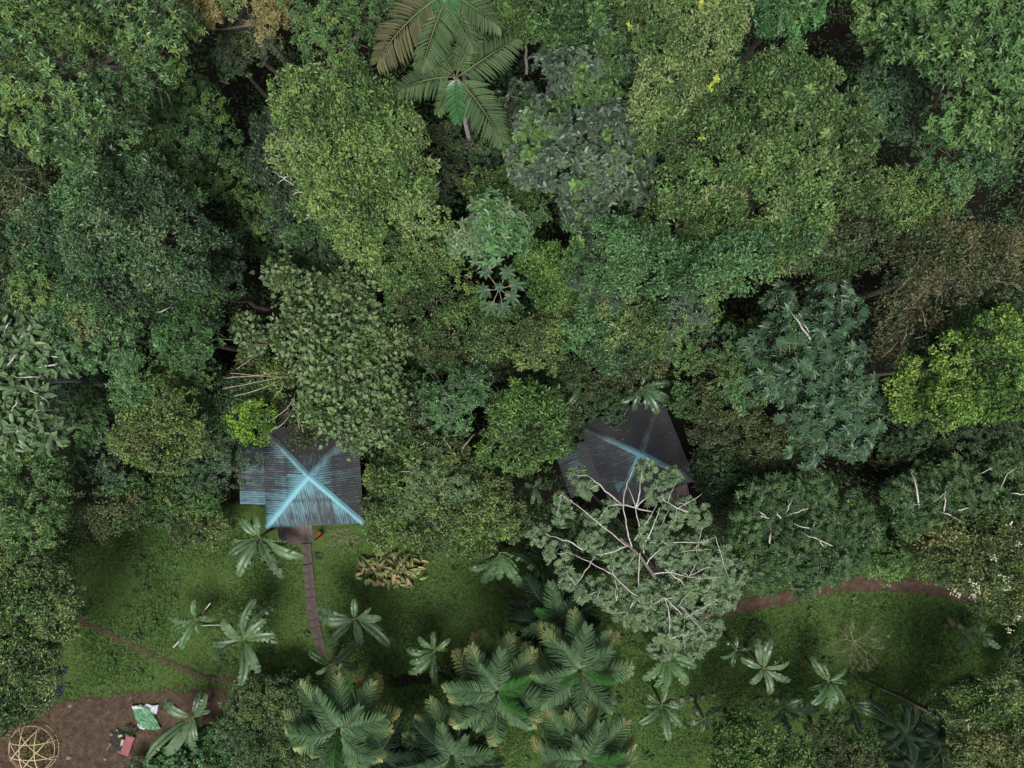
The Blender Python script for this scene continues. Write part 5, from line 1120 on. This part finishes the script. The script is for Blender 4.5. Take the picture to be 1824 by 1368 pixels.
sheet([(676, 1046), (700, 1042), (735, 1052), (730, 1062), (700, 1060), (682, 1062)], .16, .07, tw, 'white_fold', 21)
sheet([(700, 1135), (725, 1142), (745, 1158), (740, 1168), (712, 1160)], .12, .07, tw, 'white_fold', 25)

RB, tt_, tb = base_mat('red_paint', .55, .35)
r = ramp(tt_, [(.3, (.14, .030, .038, 1)), (.62, (.22, .055, .068, 1)), (.8, (.33, .17, .18, 1))], noise(tt_, 3.5, 5, .7).outputs[0]); tt_.links.new(r.outputs[0], tb.inputs['Base Color'])
bd = thing('red_board', 'faded red painted board lying over the edge of the fire pit', 'board', P(230, 1325, 0), rz=-.34)
m = MB(); m.box((0, 0, .20), (.53, 1.26, .035)); link('panel', m.mesh('panel', RB), bd)
for y in (-.4, .4):
    m = MB(); m.box((0, y, .09), (.5, .07, .18)); link('batten', m.mesh('batten', WOOD), bd)
CHAR, tt_, tb = base_mat('charcoal_ash', .95, .1)
r = ramp(tt_, [(.35, (.012, .012, .012, 1)), (.65, (.05, .048, .045, 1)), (.85, (.16, .15, .145, 1))], noise(tt_, 9, 4, .7).outputs[0]); tt_.links.new(r.outputs[0], tb.inputs['Base Color'])
STONE = bark('field_stone', (.085, .078, .070, 1), (.19, .178, .165, 1))
fp = thing('fire_pit', 'blackened fire pit with ash and charred stones beside the red board', 'fire pit', P(214, 1318, 0))
a = np.linspace(0, 6.283, 25)[:-1]; V = [[0, 0, .10]]
for f, z in ((.5, .11), (.85, .12), (1.0, .03)): V += [[math.cos(q) * .62 * f * (1 + .08 * math.sin(3 * q)), math.sin(q) * .70 * f, z + RNG.normal(0, .01)] for q in a]
F4 = [[1 + r_ * 24 + k, 1 + (r_ + 1) * 24 + k, 1 + (r_ + 1) * 24 + (k + 1) % 24, 1 + r_ * 24 + (k + 1) % 24] for r_ in range(2) for k in range(24)]
link('ash_bed', mk_mesh('ash_bed', np.array(V), [np.array(F4), np.array([[0, 1 + k, 1 + (k + 1) % 24] for k in range(24)])], None, (CHAR,), True), fp)
def stone_mesh(r, fl=.6, seed=0):
    g = np.random.default_rng(seed); me = bpy.data.meshes.new('stone'); import bmesh
    b_ = bmesh.new(); bmesh.ops.create_icosphere(b_, subdivisions=2, radius=r)
    for v_ in b_.verts:
        v_.co *= 1 + .22 * (vnoise(np.array([[v_.co.x * 3 / r + 9, v_.co.y * 3 / r + v_.co.z * 2 / r + 9]]), .5, seed)[0] - .5) * 2; v_.co.z *= fl
    b_.to_mesh(me); b_.free(); me.materials.append(STONE); return me
STN = [stone_mesh(.14, .6, s) for s in range(4)]
for k in range(4):
    q = math.radians(95 + k * 55 + random.uniform(-15, 15)); s = link('stone', STN[k % 4], fp, (math.cos(q) * .6, math.sin(q) * .68, .10), (0, 0, q)); s.scale = (random.uniform(.6, .95),) * 3
    s.data = STN[k % 4]
for (px, py, an, L_, lab) in ((218, 1322, 1.35, .38, 'short pale log in the fire pit against the red board'), (215, 1310, .3, .26, 'pale wood chunk at the upper rim of the fire pit')):
    m = MB(); m.tube([[-L_ / 2, 0, 0], [0, .01, .0], [L_ / 2, 0, 0]], .085, 8); tag(link('firewood', m.mesh('firewood', BAMB), None, P(px, py, .22), (0, 0, an)), lab, 'firewood')
m = MB(); m.tube([[-.2, -.3, .06], [0, 0, .08], [.2, .3, .05]], .02, 5); tag(link('stick', m.mesh('stick', BARK_T), None, P(196, 1327, 0)), 'short stick lying left of the fire pit', 'stick')
# tuft above the board
n = 40; B = RNG.normal(0, .16, (n, 3)) * np.array([1.3, .7, .3]) + UP * .15; V, F, v = leaf_arrays(B, unit(B + UP * .1), np.tile(UP, (n, 1)), .28, .09, RNG.random(n)); tag(link('weed', mk_mesh('weed', V, F, v, (LEAFM['sat'],)), None, P(236, 1299, 0)), 'leafy green weed between the tarpaulin and the red board', 'weed')
# blue-black cloth by the hedge tree
NAVY, tt_, tb = base_mat('navy_cloth', .8, .2); tb.inputs['Base Color'].default_value = (.035, .040, .065, 1)
def heap(label, px, py, rx, ry, h):
    n_, k_ = 28, 7; V = [[0, 0, h]]
    for q in range(1, k_ + 1):
        f = q / k_
        for a in np.linspace(0, 6.283, n_ + 1)[:-1]:
            w_ = 1 + .18 * math.sin(3 * a + px) + .1 * math.sin(7 * a); V.append([math.cos(a) * rx * f * w_, math.sin(a) * ry * f * w_, h * (1 - f ** 2) * (.8 + .35 * math.sin(5 * a + 6 * f)) + .015])
    F4 = [[1 + (q) * n_ + k, 1 + (q + 1) * n_ + k, 1 + (q + 1) * n_ + (k + 1) % n_, 1 + q * n_ + (k + 1) % n_] for q in range(k_ - 1) for k in range(n_)]
    tag(link('cloth_heap', mk_mesh('cloth_heap', np.array(V), [np.array(F4), np.array([[0, 1 + k, 1 + (k + 1) % n_] for k in range(n_)])], None, (NAVY,), False), None, P(px, py, 0)), label, 'cloth')
heap('upper dark blue cloth bundle at the foot of the dense left-edge tree', 113, 1194, .28, .34, .3)
heap('lower dark blue cloth bundle at the foot of the dense left-edge tree', 107, 1230, .3, .42, .3)
# pole, log, stones
m = MB(); a, c = P(309, 1153, .25), P(375, 1074, 1.7); m.tube([[0, 0, 0], (c - a) * .5 + np.array([.06, 0, 0]), c - a], [.05, .045, .035], 7); tag(link('pole', m.mesh('pole', BARK_W, True), None, a), 'pale peeled pole leaning across the small banana plant', 'pole')
m = MB(); a, c = P(358, 1114, .12), P(400, 1113, .3); m.tube([[0, 0, 0], (c - a) * .5, c - a], .03, 6); tag(link('stick', m.mesh('stick', BARK_W, True), None, a), 'thin pale stick between the small and the tall banana plants', 'stick')
m = MB(); pts = np.array([P(x, y, .22) for x, y in [(1540, 1213), (1600, 1240), (1650, 1266), (1690, 1290), (1722, 1318)]]); m.tube(pts - pts[0], [.04, .08, .10, .09, .07], 8); tag(link('fallen_log', m.mesh('fallen_log', BARK_D, True), None, pts[0]), 'long grey fallen log across the dark lower right lawn', 'log')
for k, (x, y, s, lab) in enumerate([(1197, 1250, 1.2, 'leftmost of the pale stones in a row below the white-branched tree'), (1215, 1247, 1.5, 'pale stone second from left in the row below the white-branched tree'), (1233, 1244, 1.3, 'pale stone third from left in the row below the white-branched tree'), (1252, 1242, 1.0, 'pale stone fourth from left in the row below the white-branched tree'), (1272, 1238, .8, 'rightmost of the pale stones in a row below the white-branched tree'),
        (1614, 1230, 1.0, 'flat tan stone on the lawn just above the fallen log'), (1666, 1236, .7, 'small tan stone on the lawn beside the bottom right tree'), (1583, 1133, 1.0, 'reddish-brown stone on the lawn right of the bare shrub'), (125, 1257, 1.0, 'brown stone at the upper edge of the dirt clearing'), (187, 1352, 1.0, 'grey stone on the dirt at the bottom edge'), (122, 1350, 1.3, 'flat pale stone right of the bamboo dome')]):
    s_ = tag(link('stone', STN[k % 4], None, P(x, y, .08), (0, 0, k * 1.3)), lab, 'stone', 'loose stones on the ground'); s_.scale = (s * 1.1, s * .75, s * .6)
#@@PART4
# ------------------------------------------------------------------ undergrowth, grass, litter (uncountable)
HQ = [[(420, 780), (467, 745), (650, 745), (665, 945), (560, 985), (480, 960), (410, 905)], [(980, 795), (1020, 745), (1185, 690), (1250, 860), (1200, 905), (1095, 925), (1010, 885)]]
n = 10500; xy = np.stack([RNG.uniform(-38, 38, n), RNG.uniform(-30, 30, n)], 1); px = to_px(xy)
ok = ~in_poly(px, LAWN) & ~in_poly(px, DIRT_C) & (seg_dist(px, GRAVEL) > 34) & (seg_dist(px, LAWN) > 12)
for q in HQ: ok &= ~in_poly(px, q)
ok &= ~((px[:, 1] > 1060) & (px[:, 0] < 1230))
xy = xy[ok]; n = len(xy); hh = .2 + 6.5 * vnoise(xy + 60, .22, 31) ** 1.5 * (.5 + .5 * RNG.random(n)) ; hh *= np.clip(seg_dist(to_px(xy), LAWN + LAWN[:1]) / 120, .12, 1)
k = 24; cv = np.repeat(RNG.random(n), k); C = np.repeat(np.c_[xy, ground_z(xy) + hh], k, 0)
d = unit(rand_unit(n * k) + UP * .45); B = C + d * np.array([.55, .55, .35]) * RNG.random((n * k, 1)) ** .4; B[:, 2] = np.maximum(B[:, 2], .06)
D = unit(rand_unit(n * k) + d * .6 - UP * .2); sz = np.repeat(RNG.uniform(.16, .34, n), k) * RNG.uniform(.7, 1.2, n * k)
v = np.clip(.15 + .35 * RNG.random(n * k) + .4 * (cv - .2), 0, 1) ; v = np.where(v > .82, .82, v)
V, F, v = leaf_arrays(B, D, unit(d + UP + rand_unit(n * k) * .4), sz, sz * .42, v)
sel = (np.repeat(RNG.random(n), k * 2) * 3).astype(int)
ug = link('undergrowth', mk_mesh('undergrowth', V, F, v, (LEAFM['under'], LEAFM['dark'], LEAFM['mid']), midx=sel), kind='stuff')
ug['label'] = 'dark leafy undergrowth on the forest floor between the trees'; ug['category'] = 'undergrowth'
# grass on the lawn
n = 190000; px = np.stack([RNG.uniform(60, 1850, n), RNG.uniform(900, 1400, n)], 1)
e = np.maximum.reduce([clear_f(px), trail_f(px), grav_f(px) * .9]); ds = seg_dist(px, wp)
ok = (RNG.random(n) > (e - .15) * 2.2) & (ds > 8.5 + RNG.random(n) * 3)
for q in HQ: ok &= ~in_poly(px, q)
px = px[ok]; n = len(px); g = np.stack([(px[:, 0] - 912), -(px[:, 1] - 684)], 1) * MPP(0)
patch = vnoise(g + 50, .5, 41); keep = RNG.random(n) < .45 + .7 * patch; g, patch = g[keep], patch[keep]; n = len(g)
B = np.c_[g, ground_z(g)]; D = unit(rand_unit(n) * np.array([1, 1, .3]) + UP * .55); L = (.08 + .14 * patch + .05 * RNG.random(n))
V, F, v = leaf_arrays(B, D, unit(rand_unit(n) + UP * .5), L, .035, np.clip(.15 + .5 * RNG.random(n) + .3 * (vnoise(g + 30, .8, 43) - .4), 0, .9), 4, .1, .3)
gs = link('grass', mk_mesh('grass', V, F, v, (LEAFM['ground'],)), kind='stuff'); gs['label'] = 'short green lawn grass and weeds around the huts'; gs['category'] = 'grass'
# broad weeds at the lawn margins
n = 1500; px = np.stack([RNG.uniform(80, 1850, n), RNG.uniform(930, 1390, n)], 1); e = np.maximum.reduce([clear_f(px), trail_f(px), grav_f(px)])
dn = vnoise(px * .02, 1.0, 51); ok = (e < .2) & (RNG.random(n) < (dn - .42) * 3) & (seg_dist(px, wp) > 16)
for q in HQ: ok &= ~in_poly(px, q)
px = px[ok]; n = len(px); k = 14; g = np.stack([(px[:, 0] - 912), -(px[:, 1] - 684)], 1) * MPP(0); C = np.repeat(np.c_[g, ground_z(g) + .08], k, 0); a = RNG.random(n * k) * 6.28
D = unit(np.stack([np.cos(a), np.sin(a), RNG.random(n * k) * .9], 1)); sz = np.repeat(RNG.uniform(.12, .26, n), k)
V, F, v = leaf_arrays(C + D * .12 * RNG.random((n * k, 1)), D, unit(UP + rand_unit(n * k) * .4), sz, sz * .5, np.clip(np.repeat(RNG.random(n), k) * .5 + .4 * RNG.random(n * k), 0, 1))
wd = link('weeds', mk_mesh('weeds', V, F, v, (LEAFM['mid'],)), kind='stuff'); wd['label'] = 'broad-leaved weeds scattered over the lawn'; wd['category'] = 'weeds'
# fallen leaves on lawn and earth
n = 1500; px = np.concatenate([np.stack([RNG.uniform(0, 1824, n), RNG.uniform(960, 1368, n)], 1), np.stack([RNG.uniform(0, 400, 900), RNG.uniform(1240, 1368, 900)], 1), np.stack([RNG.normal(62, 52, 500), RNG.normal(1330, 45, 500)], 1)]); n = len(px); g = np.stack([(px[:, 0] - 912), -(px[:, 1] - 684)], 1) * MPP(0)
V, F, v = leaf_arrays(np.c_[g, ground_z(g) + .07 + RNG.random(n) * .05], unit(rand_unit(n) * np.array([1, 1, .15])), unit(UP + rand_unit(n) * .3), RNG.uniform(.04, .13, n) * (.5 + RNG.random(n)), RNG.uniform(.025, .06, n), np.clip(RNG.random(n) ** 1.6, 0, 1))
lt = link('fallen_leaves', mk_mesh('fallen_leaves', V, F, v, (LEAFM['brown'],)), kind='stuff'); lt['label'] = 'dry tan leaves scattered on grass and bare earth'; lt['category'] = 'fallen leaves'

# leaves blown onto the roofs
RB_, RD_ = [], []
for cpx, apx, za in (([(467, 761), (637, 757), (648, 932), (474, 940)], (549, 848), 4.3), ([(1030, 758), (1177, 703), (1239, 856), (1092, 912)], (1141.5, 809), 4.2)):
    c4 = [P(x, y, 2.5) for x, y in cpx]; ap_ = P(apx[0], apx[1], za)
    for q in range(4):
        A, B2 = c4[q], c4[(q + 1) % 4]
        for _ in range(22):
            a_, b_ = sorted(RNG.random(2)); RB_.append(A * a_ + B2 * (b_ - a_) + ap_ * (1 - b_) + np.array([0, 0, .05])); dd_ = unit(B2 - A) * RNG.normal() + unit(ap_ - (A + B2) / 2) * RNG.normal(); RD_.append(unit(dd_))
n = len(RB_); V, F, v = leaf_arrays(np.array(RB_), np.array(RD_), unit(UP + rand_unit(n) * .25), RNG.uniform(.06, .15, n), RNG.uniform(.03, .06, n), RNG.random(n))
rl = link('fallen_leaves', mk_mesh('fallen_leaves', V, F, v, (LEAFM['tan'],)), kind='stuff'); rl['label'] = 'dry leaves blown onto the two hut roofs'; rl['category'] = 'fallen leaves'
